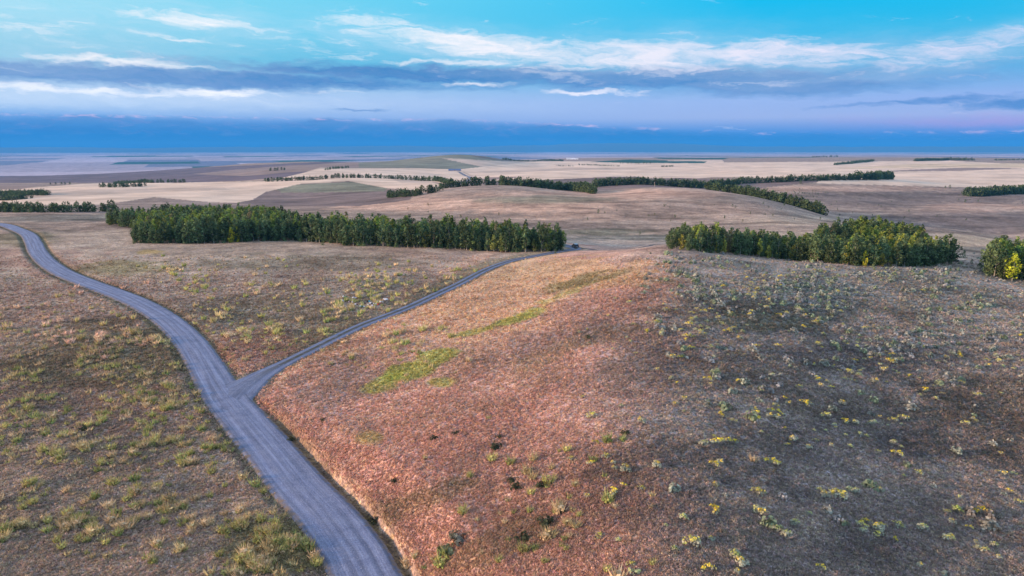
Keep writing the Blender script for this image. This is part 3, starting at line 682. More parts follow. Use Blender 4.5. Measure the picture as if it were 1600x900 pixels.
# tints and sizes
for t in trees:
    r = rg.random(); k = rg.uniform(.5, 1.35)
    tint = np.array([1, 1, 1.05]) * k; sc = rg.uniform(.64, 1.16); kind = 'dark green'
    if t['g'] == 'right' and t['front'] and t['u'] < 1400 and rg.random() < .45: tint = np.array([3.4, 2.2, 1.0]) * k; kind = 'olive-yellow'; sc *= .74
    elif t['g'] == 'right' and t['u'] > 1360 and t['depth'] > 8 and rg.random() < .4: tint = np.array([2.5, 1.9, .8]) * k; kind = 'yellowish-green'
    elif t['g'] == 'left' and t['u'] > 640 and t['front'] and rg.random() < .3: tint = np.array([2.2, 1.7, 1.1]) * k; kind = 'olive'; sc *= .8
    elif t['depth'] > 6 and rg.random() < .42: tint = np.array([1.75, 1.6, .75]) * k; kind = 'bright green'
    if rg.random() < .035 and t['depth'] > 5: tint = np.array([2.2, 1.35, 1.6]) * .9; kind = 'greyish bare-topped'
    if t['g'] == 'left' and t['front'] and abs(t['u'] - 368) < 10: tint = np.array([6.0, 3.6, .6]); kind = 'bright yellow'; sc = .72
    if t['g'] == 'right' and t['front'] and abs(t['u'] - 1352) < 6: tint = np.array([4.6, 3.1, .7]); kind = 'yellow'; sc = .88
    if t['g'] == 'edge' and t['front'] and abs(t['u'] - 1578) < 7: tint = np.array([3.8, 3.0, .55]); kind = 'bright yellow'; sc = .85
    if t['g'] == 'left' and t['u'] < 240 : sc *= .85
    if t['g'] == 'left' and t['u'] > 860: sc *= .95
    if t['g'] == 'right' and t['u'] < 1110: sc *= .72
    elif t['g'] == 'right' : sc *= .84
    if t['g'] == 'right' and t['front'] : sc *= rg.uniform(.8, 1.05)
    if t['g'] == 'back': sc = max(sc, .85) * 1.08; tint = tint * .85
    t.update(tint=tint, sc=sc, kind=kind, k=int(rg.integers(0, 8)) if t['depth'] > 6 or t['u'] < 420 else int(rg.choice([0, 1, 3, 4, 6])), wx=float(rg.uniform(.8, 1.25)), rz=rg.uniform(0, 6.28))
trees.sort(key=lambda t: math.hypot(t['x'], t['y']) + 7 * t['depth'] - (400 if t['kind'] in ('bright yellow', 'yellow') else 0) + (9999 if t['u'] > 1620 else 0))
ind, rest = trees[:300], trees[300:]
for g in ('left', 'right', 'edge'):
    row = sorted([t for t in ind if t['g'] == g and t['front']], key=lambda t: t['u'])
    for i, t in enumerate(row): t['ord'] = (i + 1, len(row))
def ordn(n): return '%d%s' % (n, 'th' if 10 <= n % 100 <= 20 else {1: 'st', 2: 'nd', 3: 'rd'}.get(n % 10, 'th'))
GN = dict(left='the long left grove', right='the hill-crest grove', back='the grove behind the crest', edge='the right-edge grove')
seen = {}
CM = [pmesh('crown', a[1]) for a in ASP]; TM = [pmesh('trunk', a[0]) for a in ASP]
for m in CM: m.materials.append(leafm)
for m in TM: m.materials.append(barkm)
for t in ind:
    e0 = empty('aspen_tree', (t['x'], t['y'], t['z'] - .15), t['rz']); e0.scale = (t['sc'] * t['wx'], t['sc'] * t['wx'], t['sc'])
    tr = bpy.data.objects.new('trunk', TM[t['k']]); link(tr); tr.parent = e0
    c_ = bpy.data.objects.new('crown', CM[t['k']]); link(c_); c_.parent = e0; c_.color = (*t['tint'], 1)
    size = 'short' if t['sc'] < .72 else ('tall' if t['sc'] > .98 else 'mid-height')
    if 'ord' in t:
        i, nrow = t['ord']
        pos = '%s from left in front row' % ordn(i) if i <= nrow / 2 else '%s from right in front row' % ordn(nrow - i + 1)
        lab = '%s %s aspen, %s of %s' % (size, t['kind'], pos, GN[t['g']]); grp = 'front row of ' + GN[t['g']]
    else:
        lo, hi = {'left': (205, 885), 'right': (1045, 1490), 'back': (1275, 1450), 'edge': (1535, 1640)}[t['g']]
        f = (t['u'] - lo) / (hi - lo); sec = 'left end' if f < .15 else 'left part' if f < .4 else 'middle' if f < .6 else 'right part' if f < .85 else 'right end'
        dp = 'just behind the front row' if t['depth'] < 5.5 else 'a few rows in'
        lab = '%s %s aspen %s, %s of %s' % (size, t['kind'], dp, sec, GN[t['g']]); grp = '%s, %s' % (lab.split(' aspen ')[0] + ' aspens ' + dp, sec + ' of ' + GN[t['g']])
    tag(e0, lab, 'tree', grp)
protoA = [(a[1][0], a[1][1], a[1][2]) for a in ASP]
trk = [merge([(a[0][0], a[0][1], np.tile([.30, .28, .25], (len(a[0][0]), 1)) / 1.0), a[1]]) for a in ASP]
Pm = np.array([(t['x'], t['y'], t['z'] - .15) for t in rest]); sc = np.array([t['sc'] for t in rest]); kk = np.array([t['k'] for t in rest]); rz = np.array([t['rz'] for t in rest]); ti = np.array([t['tint'] for t in rest])
Vv, Ff, Cc = replicate(trk, kk, Pm, sc, rz, ti, np.array([t['wx'] for t in rest]))
tag(obj('aspen_woodland', raw_mesh('aspen_woodland', Vv, Ff, Cc), leafm), 'dense green aspen tops filling the interior of the groves', 'trees', kind='stuff')
# ------------------------------------------------------------------ undergrowth bushes at the foot of the groves
BM = [pmesh('crown', b[1]) for b in BUSHT]
for m in BM: m.materials.append(leafm)
def bush(u_, v_, hgt, lab, tint=(1, 1, 1), k=0, grp=None, name='leafy_bush', Y=None):
    if Y is None: p = hit(u_, v_)[0]
    else: q = uy(u_, Y); p = np.array([q[0], q[1], h1(q[0], q[1])])
    o = bpy.data.objects.new(name, BM[k % 3]); link(o); o.location = (p[0], p[1], p[2] - .1); s = hgt / 7.5; o.scale = (s, s, s); o.rotation_euler = (0, 0, rg.uniform(0, 6)); o.color = (*tint, 1)
    tag(o, lab, 'bush', grp); return o
for u_, v_, hgt, lab in [(1505,403,4.2,'small lone conifer-like bush in the gap right of the crest grove'),(1493,405,2.4,'low dark bush at the right foot of the crest grove'),(1518,412,2.0,'low bush between the small lone bush and the right-edge grove'),(1530,420,2.6,'dark bush at the left foot of the right-edge grove'),
        (1485,424,1.3,'low scrubby bush in the gap below the crest grove'),(1545,432,1.6,'low green bush in front of the right-edge grove'),(935,333,3.4,'round dark bush alone on the middle hillside'),(918,343,2.0,'smaller dark bush left of the lone bush on the middle hillside'),
        (1251,287,8.0,'dark lone tree-like bush just below the long belt on the right'),(1225,321,3.2,'dark bush halfway along the sloping tree belt on the right'),(1508,316,5.0,'round dark bush on the slope below the right-edge belt'),(1528,315,3.5,'lower dark bush right of the round one on the slope'),
        (1484,294,6.5,'broad dark bush on the pale field edge at right'),(1477,294,5,'left half of the broad dark bush pair on the field edge'),(1420,331,3,'low dark bush deep in the right-hand valley'),(1350,352,3,'dark bush at the bottom of the right-hand valley'),
        (210,381,2.6,'bushy sapling at the left foot of the long grove'),(470,379,2.4,'bushy sapling in front of the middle of the long grove'),(505,383,3.4,'green sapling standing forward of the long grove'),(868,396,2,'low bush at the right foot of the long grove')]:
    bush(u_, v_, hgt, lab, (.85, .9, .9))
# dark scrub on the right valley side
sb = np.random.default_rng(77)
uu = np.concatenate([sb.normal(1255, 22, 60), sb.uniform(1180, 1600, 50), sb.uniform(620, 1250, 40)]); vv = np.concatenate([sb.normal(304, 3.6, 60), sb.uniform(300, 350, 50), sb.uniform(320, 372, 40)])
P = hit(uu, vv); n_ = len(P)
Vv, Ff, Cc = replicate([b[1] for b in BUSHT], sb.integers(0, 3, n_), P, sb.uniform(.14, .38, n_), sb.uniform(0, 6, n_), np.tile([.8, .8, .8], (n_, 1)))
tag(obj('hillside_scrub', raw_mesh('hillside_scrub', Vv, Ff, Cc), leafm), 'dark low scrub dotted over the middle hills and right-hand valley side', 'scrub', kind='stuff')
# ------------------------------------------------------------------ shelter belts
belts = [  # name, [(u, v or None, Y or None)], rows, spacing, height
 ('the tree row behind the left meadow', [(-30,331,None),(40,332,None),(100,332,None),(185,331,None)], 2, 5.0, 7.0, 1),
 ('the thin far-left row behind the nearer row', [(-30,327,None),(60,326.5,None),(146,325,None)], 1, 7.5, 7.6, 2),
 ('the short end of the thin far-left row', [(168,325,None),(182,325,None)], 1, 6.0, 8.5, 3),
 ('the left belt under the hill crest', [(606,309,None),(650,306,None),(690,299,None)], 2, 6.5, 9, 1),
 ('the belt on the middle hill crest', [(690,None,930),(740,None,935),(785,None,940)], 2, 6.5, 11, 1),
 ('the dense belt dipping behind the middle hill', [(786,None,915),(840,None,915),(890,301-3,None),(930,303,None)], 3, 6.0, 11, 1),
 ('the sloping belt on the middle hill shoulder', [(1107,None,842),(1150,None,820),(1200,None,770),(1250,None,735),(1292,None,705)], 3, 5.0, 10.5, 1),
 ('the long far belt, left half', [(930,292,None),(980,289,None),(1040,None,1120),(1100,None,1130)], 3, 7, 12, 1),
 ('the long far belt, right half', [(1100,None,1150),(1160,287,None),(1230,284,None),(1290,282,None),(1340,281,None)], 2, 7, 11, 1),
 ('the tall clump ending the long belt', [(1340,281,None),(1368,281,None),(1395,280.5,None)], 2, 7, 15, 1),
 ('the grove high on the right edge', [(1518,307,None),(1550,306,None),(1600,303,None),(1650,300,None)], 5, 6.5, 13, 1),
 ('the belt along the pale hill, left', [(415,284,None),(470,282,None),(520,None,1440),(560,None,1440),(607,None,1440)], 2, 8, 8.5, 0),
 ('the belt along the pale hill, right', [(611,None,1440),(650,None,1430),(680,None,1380),(706,289,None)], 2, 8, 9, 0),
 ('the far-left belt on the pale field', [(-20,305,None),(35,305.5,None),(71,305.5,None)], 3, 7, 8.5, 0),
 ('the short belt below it', [(-20,313,None),(20,313,None),(40,311,None)], 3, 7, 9, 0),
 ('the thin belt', [(156,292.5,None),(190,293,None),(226,291,None)], 2, 9, 8, 0),
 ('b', [(80,288,None),(110,288.3,None)], 1, 12, 6, 0), ('b', [(180,287,None),(235,286,None),(290,285,None)], 2, 10, 8, 0),
 ('b', [(423,267,None),(448,265.5,None)], 2, 12, 9, 0), ('b', [(510,266,None),(545,262,None)], 1, 14, 7, 0),
 ('b', [(1305,258,None),(1330,256,None),(1365,252,None)], 2, 12, 11, 0), ('b', [(1432,252,None),(1480,250.5,None),(1522,251,None)], 3, 12, 14, 0),
 ('b', [(785,249.5,None),(850,250.5,None)], 1, 20, 10, 0), ('b', [(870,259,None),(895,260,None)], 1, 14, 6, 0), ('b', [(905,258,None),(968,260,None)], 1, 16, 7, 0),
 ('b', [(970,255.5,None),(1020,255.5,None)], 1, 20, 10, 0), ('b', [(1033,261,None),(1052,260,None)], 1, 14, 8, 0), ('b', [(850,251,None),(880,252,None)], 2, 20, 12, 0),
 ('b', [(1270,246,None),(1310,245,None)], 1, 30, 14, 0), ('b', [(1555,251,None),(1620,250,None)], 1, 20, 9, 0), ('b', [(1510,238.5,None),(1535,238.5,None)], 2, 60, 20, 0)]
BE, restB = [], []
for nm, pts, rows, spc, hgt, pr in belts:
    W = []
    for a, vv_, Y in pts:
        if Y is None: q = hit(a, vv_)[0][:2]
        else: q = uy(a, Y)
        W.append(q)
    W = np.array(W); s = np.concatenate([[0], np.cumsum(np.hypot(*np.diff(W, axis=0).T))])
    for r0 in range(rows):
        t = np.arange(0, s[-1], spc) + sb.uniform(-.35, .35, max(1, len(np.arange(0, s[-1], spc)))) * spc
        x = np.interp(t, s, W[:, 0]) + sb.normal(size=len(t)) * spc * .15; y = np.interp(t, s, W[:, 1]) + r0 * spc * .8 + sb.normal(size=len(t)) * 1.2
        zz = H(x, y)
        for i in range(len(x)):
            d = dict(nm=nm, x=x[i], y=y[i], z=zz[i], sc=hgt / 8.0 * sb.uniform(.75, 1.15), k=int(sb.integers(0, 5)), rz=sb.uniform(0, 6), row=r0, tint=np.array([1, 1, 1.0]) * sb.uniform(.7, 1.25), u=0)
            d['u'] = float(proj(x[i], y[i], zz[i])[0])
            (BE if pr and r0 < 3 else restB).append(d)
BE.sort(key=lambda d: (d['row'], math.hypot(d['x'], d['y']))); restB += BE[300:]; BE = BE[:300]
BMs = [pmesh('belt_tree', b) for b in BELT]
for m in BMs: m.materials.append(leafm)
byname = {}
for d in BE: byname.setdefault(d['nm'], []).append(d)
for nm, L_ in byname.items():
    L_.sort(key=lambda d: d['u'])
    for i, d in enumerate(L_):
        o = bpy.data.objects.new('belt_tree', BMs[d['k']]); link(o); o.location = (d['x'], d['y'], d['z'] - .3); o.scale = (d['sc'],) * 3; o.rotation_euler = (0, 0, d['rz']); o.color = (*d['tint'], 1)
        ps = (('%s from left' % ordn(i + 1) if i < len(L_) / 2 else '%s from right' % ordn(len(L_) - i)))
        tag(o, 'small dark tree, %s in %s' % (ps, nm), 'tree', 'trees of ' + nm)
Pm = np.array([(t['x'], t['y'], t['z'] - .3) for t in restB]); 
Vv, Ff, Cc = replicate(BELT, np.array([t['k'] for t in restB]), Pm, np.array([t['sc'] for t in restB]), np.array([t['rz'] for t in restB]), np.array([t['tint'] for t in restB]))
tag(obj('distant_trees', raw_mesh('distant_trees', Vv, Ff, Cc), leafm), 'dark clumps and rows of far-off trees among the pale fields', 'trees', kind='stuff')
# ------------------------------------------------------------------ shrubs and tufts of the foreground
def sample(n, fn, u0=-20, u1=1620, v0=395, v1=905, r=None):
    """random ground points; fn(u, v) gives the local density 0..1"""
    U = r.uniform(u0, u1, n); Vp = v0 + (v1 - v0) * r.random(n)
    a, b = pslope(U, Vp); keep = r.random(n) < fn(U, Vp); U, Vp = U[keep], Vp[keep]
    P = hit(U, Vp); P[:, :2] += r.normal(size=(len(P), 2)) * .1; P[:, 2] = H(P[:, 0], P[:, 1])
    dmx = near_line(P[:, 0], P[:, 1], MAIN); dbx = near_line(P[:, 0], P[:, 1], BRANCH)
    ok = (dmx[0] > MAIN[dmx[3], 2] + .9) & (dbx[0] > BRANCH[dbx[3], 2] + .5)
    return U[ok], Vp[ok], P[ok], dmx[0][ok] - MAIN[dmx[3], 2][ok]
rs = np.random.default_rng(91)
def G(U, Vp, items):
    d = np.zeros(len(U))
    for uc, vc, su, sv, a in items: d = np.maximum(d, a * np.exp(-((U - uc) / su) ** 2 - ((Vp - vc) / sv) ** 2))
    return d
def patch(U, Vp, s=70): return .12 + 4.2 * np.clip(fbm(U, Vp * 1.7, s, 4, 71) - .42, 0, 1)
onhill = lambda U, Vp: (U > 520 + (Vp - 720) * .55 * (Vp > 600)) & ((Vp > 600) | (U > 850 - (Vp - 395) * 2.2 ))
def f_sage(U, Vp):
    return G(U, Vp, [(1330,450,330,40,.9),(1120,420,130,24,.7),(1560,500,170,60,.5),(1280,540,220,50,.22),(1300,630,240,40,.05),(1350,740,300,110,.007)]) * patch(U, Vp, 40) * (U > 1000)
def f_rab(U, Vp):
    return G(U, Vp, [(1260,655,170,32,.42),(1150,520,160,50,.8),(1400,570,180,50,.5),(1180,450,140,30,.55),(1300,820,120,26,.30),(1380,740,300,110,.09),(1120,780,180,120,.11),(1560,800,100,100,.10),(1000,680,120,160,.05),(930,500,60,50,.2)]) * (.1 + 1.1 * patch(U, Vp, 34) ** 1.6) * (U > 880)
def f_bun(U, Vp):
    left = G(U, Vp, [(120,560,200,60,1.0),(230,600,90,70,.9),(80,640,180,60,.55),(180,700,200,60,.4),(300,720,120,90,.4),(60,800,180,80,.25),(150,830,200,50,.25),(430,850,70,50,.9),(300,770,100,60,.3)]) * (U < 290 + (Vp - 500) * .62)
    mid = G(U, Vp, [(500,490,150,45,1.0),(430,520,80,40,.8),(560,450,160,26,.7),(380,450,120,22,.5),(640,430,100,16,.5),(330,420,160,14,.4)]) * (Vp < 595) * (U > 200 + (Vp - 420) * 1.0) * (U < 830 - (Vp - 400) * 2.3)
    hl = G(U, Vp, [(600,545,110,26,.35),(560,560,90,20,.35),(660,520,70,16,.3),(850,800,160,90,.05),(640,880,50,30,.2)])
    return np.maximum(np.maximum(left, mid), hl) * patch(U, Vp, 45)
def place(kind, protos, lods, fn, n, name, cat, smin, smax, labf, v0=395, mat=leafm, gamma=1.0, maxind=300):
    U, Vp, P, _ = sample(n, fn, r=rs, v0=v0)
    d = np.hypot(P[:, 0], P[:, 1]); sc = smin + (smax - smin) * rs.random(len(U)) ** 1.8
    if name == 'bunchgrass_tuft': sc = sc * np.where(Vp < 540, 1.45, 1.1)
    k = rs.integers(0, len(protos), len(U)); rz = rs.uniform(0, 6.28, len(U)); tint = rs.uniform(.8, 1.35, (len(U), 1)) * np.array([[1, 1, 1]])
    if name == 'bunchgrass_tuft': tint = tint * np.where(((U < 240) & (Vp < 560 + 60 * (fbm(U, Vp, 60, 2, 5) - .5)))[:, None], np.array([[1.0, .88, 1.1]]), 1) * np.where(Vp < 540, 1.3, 1.0)[:, None]
    inb = (U > 0) & (U < 1600) & (Vp < 897)
    order = np.argsort(np.where(inb, d / sc, 1e6)); a, b = order[:maxind], order[maxind:]
    ms = [pmesh(name, p) for p in protos]
    for m in ms: m.materials.append(mat)
    for j in a:
        o = bpy.data.objects.new(name, ms[k[j]]); link(o); o.location = P[j]; o.scale = (sc[j],) * 3; o.rotation_euler = (0, 0, rz[j]); o.color = (*tint[j], 1)
        lab, grp = labf(U[j], Vp[j], sc[j] / smax, k[j]); tag(o, lab, cat, grp)
    print(name, len(U))
    if len(b) == 0: return None, len(U)
    Vv, Ff, Cc = replicate(lods, k[b], P[b], sc[b], rz[b], tint[b])
    return tag(obj(name + '_cover', raw_mesh(name + '_cover', Vv, Ff, Cc), mat), kind + ' too far off or too many to tell apart', 'ground cover', kind='stuff'), len(U)
def where_hill(U, Vp):
    h = 'at the foot of' if Vp > 800 else 'low on' if Vp > 680 else 'halfway up' if Vp > 540 else 'high on'
    s = 'far right' if U > 1480 else 'right side' if U > 1300 else 'right of middle' if U > 1120 else 'central spine' if U > 960 else 'reddish left flank'
    return h, s
def lab_rab(U, Vp, s, k):
    h, w = where_hill(U, Vp); z_ = 'large' if s > .75 else 'medium' if s > .5 else 'small'
    c_ = ['bright yellow', 'pale yellow', 'dull greenish', 'orange yellow'][k]
    return '%s %s topped rabbitbrush %s the near hill, %s' % (z_, c_, h, w), '%s %s rabbitbrush %s the hill, %s' % (z_, c_, h, w)
def lab_sage(U, Vp, s, k):
    h, w = where_hill(U, Vp); z_ = 'broad' if s > .75 else 'rounded' if s > .5 else 'small'
    c_ = ['grey green', 'lavender grey', 'soft green', 'silvery pale'][k]
    return '%s %s sagebrush %s the near hill, %s' % (z_, c_, h, w), '%s %s sagebrush %s the hill, %s' % (z_, c_, h, w)
def lab_bun(U, Vp, s, k):
    z_ = 'tall' if s > .75 else 'medium' if s > .5 else 'low'; c_ = ['yellowish green', 'straw coloured', 'olive green', 'dry buff'][k]
    if Vp < 600 and U > 200 + (Vp - 420): w = 'between the road and the track' + (', left' if U < 420 else ', right')
    elif U > 520: w = 'on the left flank of the near hill'
    else: w = 'left of the road, ' + ('lowest' if Vp > 800 else 'low down' if Vp > 700 else 'halfway up' if Vp > 600 else 'farther up') + (' near the road' if U > 200 else ' near the left edge' if U < 100 else '')
    return '%s %s bunchgrass tuft %s' % (z_, c_, w), '%s %s bunchgrass tufts %s' % (z_, c_, w)
place('grey-green sagebrush', SAGE, SAGEL, f_sage, 36000, 'sagebrush', 'shrub', .75, 1.9, lab_sage)
place('yellow rabbitbrush', RAB, RABL, f_rab, 11000, 'rabbitbrush', 'shrub', .65, 1.55, lab_rab)
place('yellow-green bunchgrass', BUN, BUNL, f_bun, 34000, 'bunchgrass_tuft', 'grass tuft', .65, 1.7, lab_bun, mat=grassm)
# named dark shrubs and the larger clumps
dk = [pmesh('dark_shrub', p) for p in DKS]
for m in dk: m.materials.append(leafm)
for i, (u_, v_, s_, lab) in enumerate([(775,700,1.3,'dark green shrub, biggest on the reddish flank above the road bank'),(780,684,.8,'small dark shrub just above the biggest one on the reddish flank'),(678,686,.9,'dark shrub left on the reddish flank'),(617,752,.8,'lone dark shrub close above the road cut bank'),
        (800,753,1.0,'left one of three dark shrubs in a row on the flank'),(808,764,1.2,'middle, biggest of three dark shrubs in a row on the flank'),(847,760,1.1,'right one of three dark shrubs in a row on the flank'),(853,820,1.5,'dark green shrub left of a pale clump low on the flank'),(817,842,1.2,'low dark shrub below and left of the bigger one on the flank'),(877,800,.9,'small dark shrub above the pale clump'),
        (921,529,1.2,'dark shrub high on the flank near the spine'),(978,678,.9,'small dark shrub on the spine of the hill'),(712,678,.8,'small shrub left of the biggest dark shrub'),(455,688,1.0,'dark weedy shrub on the ditch by the gravel road'),(584,816,1.1,'green weed clump at the foot of the cut bank'),(505,657,.8,'small dark shrub on the tan slope right of the fork'),
        (130,672,1.3,'dark green tuft-like shrub left of the gravel road'),(70,708,.9,'dark shrub near the left edge')]):
    p = hit(u_, v_)[0]; o = bpy.data.objects.new('dark_shrub', dk[i % 3]); link(o); o.location = p; o.scale = (s_,) * 3; o.rotation_euler = (0, 0, i * 1.3); tag(o, lab, 'shrub')
# two conspicuous clumps
def clump(name, u_, v_, label, specs):
    p = hit(u_, v_)[0]; e0 = empty(name, p); tag(e0, label, 'shrub')
    for nm, pr, dx, dy, s_, tn in specs:
        o = obj(nm, pmesh(nm, pr), leafm, e0); o.location = (dx, dy, h1(p[0] + dx, p[1] + dy) - p[2]); o.scale = (s_,) * 3; o.color = (*tn, 1)
clump('sagebrush_clump', 703, 862, 'wide dark grey-green sagebrush clump above the cut bank near the bottom edge', [('foliage', SAGE[0], 0, 0, 1.5, (.55, .62, .5)), ('foliage', SAGE[1], 1.0, .3, 1.6, (.5, .55, .5)), ('foliage', SAGE[2], -.8, .6, 1.3, (.55, .6, .5)), ('foliage', SAGE[0], .4, 1.3, 1.3, (.6, .55, .5)), ('flowering_stems', RAB[0], -1.1, -.2, .8, (.9, 1, .8))])
clump('rabbitbrush_clump', 1532, 806, 'widest rabbitbrush clump with grey fallen stems near the bottom right corner', [('flowering_stems', RAB[0], .4, .3, 1.6, (.95, .9, .9)), ('grey_stems', SAGE[3], -1.0, .2, 1.5, (.9, .85, .9)), ('grey_stems', SAGE[3], .9, -.3, 1.4, (.8, .75, .8)), ('flowering_stems', RAB[2], -2.4, .7, 1.3, (.9, 1, .7))])
# dry grass cover: blades coloured like the ground they grow on
gcol = np.clip(gbase, .01, .8).reshape(NT, NR, 3)
def ground_col(P):
    t = np.round(np.interp(np.arctan2(P[:, 0], P[:, 1]), TH, np.arange(NT))).astype(int); r = np.round(np.interp(np.log(np.hypot(P[:, 0], P[:, 1])), LR, np.arange(NR))).astype(int)
    return gcol[t, r]
U, Vp, P, ed = sample(230000, lambda a, b: np.where(b > 430, 1.0, .5), v0=400, v1=960, u0=-60, u1=1660, r=rs)
P[:, :2] += rs.normal(size=(len(P), 2)) * .35; P[:, 2] = H(P[:, 0], P[:, 1])
dmx = near_line(P[:, 0], P[:, 1], MAIN); dbx = near_line(P[:, 0], P[:, 1], BRANCH); cr_in = rs.random(len(P)) ** 2 * .9
ok = (dmx[0] > MAIN[dmx[3], 2] + .55 - cr_in) & (dbx[0] > BRANCH[dbx[3], 2] + .3 - cr_in)
okb = ~((P[:, 1] < at_z(383, 655, 0)[1]) & ((dmx[1] < 0) if MAIN[-1, 0] > 0 else (dmx[1] > 0)) & (dmx[0] - MAIN[dmx[3], 2] < 1.9))
P = P[ok & okb]
gc = ground_col(P); lum = .78 + .95 * rs.random((len(P), 1)) ** 1.7 * (.5 + 1.0 * fbm(P[:, 0], P[:, 1], 2.2, 3, 88)[:, None]); jit = np.stack([rs.uniform(.92, 1.12, len(P)), rs.uniform(.92, 1.08, len(P)), rs.uniform(.75, 1.05, len(P))], -1)
dist = np.hypot(P[:, 0], P[:, 1])
scg = rs.uniform(.55, 1.25, len(P)) * np.clip(dist / 110, .75, 1.5)
Vv, Ff, Cc = replicate(TUF, rs.integers(0, 6, len(P)), P, scg, rs.uniform(0, 6.28, len(P)), gc * lum * jit)
tag(obj('dry_grass', raw_mesh('dry_grass', Vv, Ff, np.clip(Cc, 0, .8)), grassm), 'short dry grass in tufts covering the meadows and the near hill', 'grass', kind='stuff')
print('grass tufts', len(P), 'trees', len(trees), 'belt', len(BE), len(restB))
# ------------------------------------------------------------------ built things: bmesh helpers
import bmesh
class MB:
    def __init__(s): s.bm = bmesh.new()
    def box(s, x0, x1, y0, y1, z0, z1, bev=0.0, taper=None):
        vs = [s.bm.verts.new((x, y, z_)) for z_ in (z0, z1) for x, y in ((x0, y0), (x1, y0), (x1, y1), (x0, y1))]
        if taper:
            cx_, cy_ = (x0 + x1) / 2, (y0 + y1) / 2
            for q in vs[4:]: q.co.x = cx_ + (q.co.x - cx_) * taper[0]; q.co.y = cy_ + (q.co.y - cy_) * taper[1]
        fs = [s.bm.faces.new([vs[i] for i in f]) for f in ((3, 2, 1, 0), (4, 5, 6, 7), (0, 1, 5, 4), (1, 2, 6, 5), (2, 3, 7, 6), (3, 0, 4, 7))]
        if bev: bmesh.ops.bevel(s.bm, geom=list({e_ for f in fs for e_ in f.edges}), offset=bev, segments=2, affect='EDGES', profile=.6)
        return s
    def prism(s, prof, y0, y1):                                # profile in x,z extruded along y
        a = [s.bm.verts.new((x, y0, z_)) for x, z_ in prof]; b = [s.bm.verts.new((x, y1, z_)) for x, z_ in prof]
        s.bm.faces.new(a); s.bm.faces.new(b[::-1])
        for i in range(len(a)): j = (i + 1) % len(a); s.bm.faces.new((a[j], a[i], b[i], b[j]))
        return s
    def lathe(s, prof, k=14, axis='z', at=(0, 0, 0)):
        rings = []
        for r_, z_ in prof:
            ring = []
            for i in range(k):
                an = 2 * pi * i / k; p = (r_ * cos(an), r_ * sin(an), z_)
                if axis == 'x': p = (z_, p[0], p[1])
                ring.append(s.bm.verts.new((p[0] + at[0], p[1] + at[1], p[2] + at[2])))
            rings.append(ring)
        for a, b in zip(rings, rings[1:]):
            for i in range(k): j = (i + 1) % k; s.bm.faces.new((a[i], a[j], b[j], b[i]))
        s.bm.faces.new(rings[0][::-1]); s.bm.faces.new(rings[-1]); return s
    def build(s, name, mat, parent=None, smooth=False):
        bmesh.ops.recalc_face_normals(s.bm, faces=s.bm.faces); me = bpy.data.meshes.new(name); s.bm.to_mesh(me); s.bm.free()
        if smooth: me.polygons.foreach_set('use_smooth', np.ones(len(me.polygons), bool))
        return obj(name, me, mat, parent)
# parked vehicle at the bend of the track, seen from behind: dark four-door pickup/SUV
paint = plain('dark_blue_grey_paint', (.035, .045, .075), .3, .3); glass = plain('tinted_glass', (.015, .02, .03), .08); rubber = plain('tyre_rubber', (.015, .015, .015), .85); steel = plain('wheel_metal', (.35, .35, .37), .35, .9)
roofp = plain('pale_roof_paint', (.40, .43, .52), .35, .2); redl = plain('tail_light_red', (.35, .02, .02), .2); white = plain('number_plate_white', (.6, .6, .6), .5)
vp = hit(897, 387.5)[0]
k_ = np.hypot(*(BRANCH[:, :2] - vp[:2]).T).argmin(); vp = BRANCH[k_]; tv = BRANCH[k_ + 1][:2] - BRANCH[k_ - 1][:2]
car = empty('parked_truck', (vp[0], vp[1], BZ[k_] + .09), math.atan2(tv[1], tv[0]) - pi / 2 + .15)
tag(car, 'dark vehicle with pale roof parked on the track beside the long grove', 'vehicle')
# side profile in (y, z), width along x
def sideprism(mb, prof, x0, x1, inset=0):
    a = [mb.bm.verts.new((x0 + (inset if z_ > 1.25 else 0), y, z_)) for y, z_ in prof]; b = [mb.bm.verts.new((x1 - (inset if z_ > 1.25 else 0), y, z_)) for y, z_ in prof]
    mb.bm.faces.new(a[::-1]); mb.bm.faces.new(b)
    for i in range(len(a)): j = (i + 1) % len(a); mb.bm.faces.new((a[i], a[j], b[j], b[i]))
    return mb
sideprism(MB(), [(-2.45, .45), (-2.45, 1.2), (-2.3, 1.85), (.45, 1.9), (1.15, 1.25), (2.3, 1.12), (2.45, .95), (2.45, .45)], -.98, .98, .14).build('body', paint, car)
MB().box(-.8, .8, -2.2, .4, 1.902, 1.95, .02).build('roof', roofp, car)
sideprism(MB(), [(-2.475, 1.27), (-2.475, 1.3), (-2.345, 1.8), (-2.33, 1.8), (-2.46, 1.27)], -.78, .78).build('rear_window', glass, car)
sideprism(MB(), [(.52, 1.86), (1.17, 1.27), (1.19, 1.28), (.54, 1.88)], -.78, .78).build('windscreen', glass, car)
for sx in (-1, 1):
    w_ = MB(); x_ = sx * .985
    sideprism(w_, [(-2.1, 1.3), (-2.0, 1.75), (.35, 1.78), (.85, 1.3)], min(x_ - sx * .10, x_ - sx * .0), max(x_ - sx * .10, x_ - sx * .0)); w_.build('side_window', glass, car)
    MB().box(sx * .80 - .09, sx * .80 + .09, -2.50, -2.44, .95, 1.22, .01).build('tail_light', redl, car)
    for yy in (-1.5, 1.5):
        wh = MB().lathe([(.36, -.12), (.38, -.08), (.38, .08), (.36, .12)], 20, 'x', (sx * .9, yy, .38)).build('wheel', rubber, car)
        MB().lathe([(.20, -.135), (.22, 0), (.20, .135)], 12, 'x', (sx * .9, yy, .38)).build('rim', steel, wh)
MB().box(-.95, .95, -2.58, -2.46, .48, .66, .02).build('rear_bumper', steel, car)
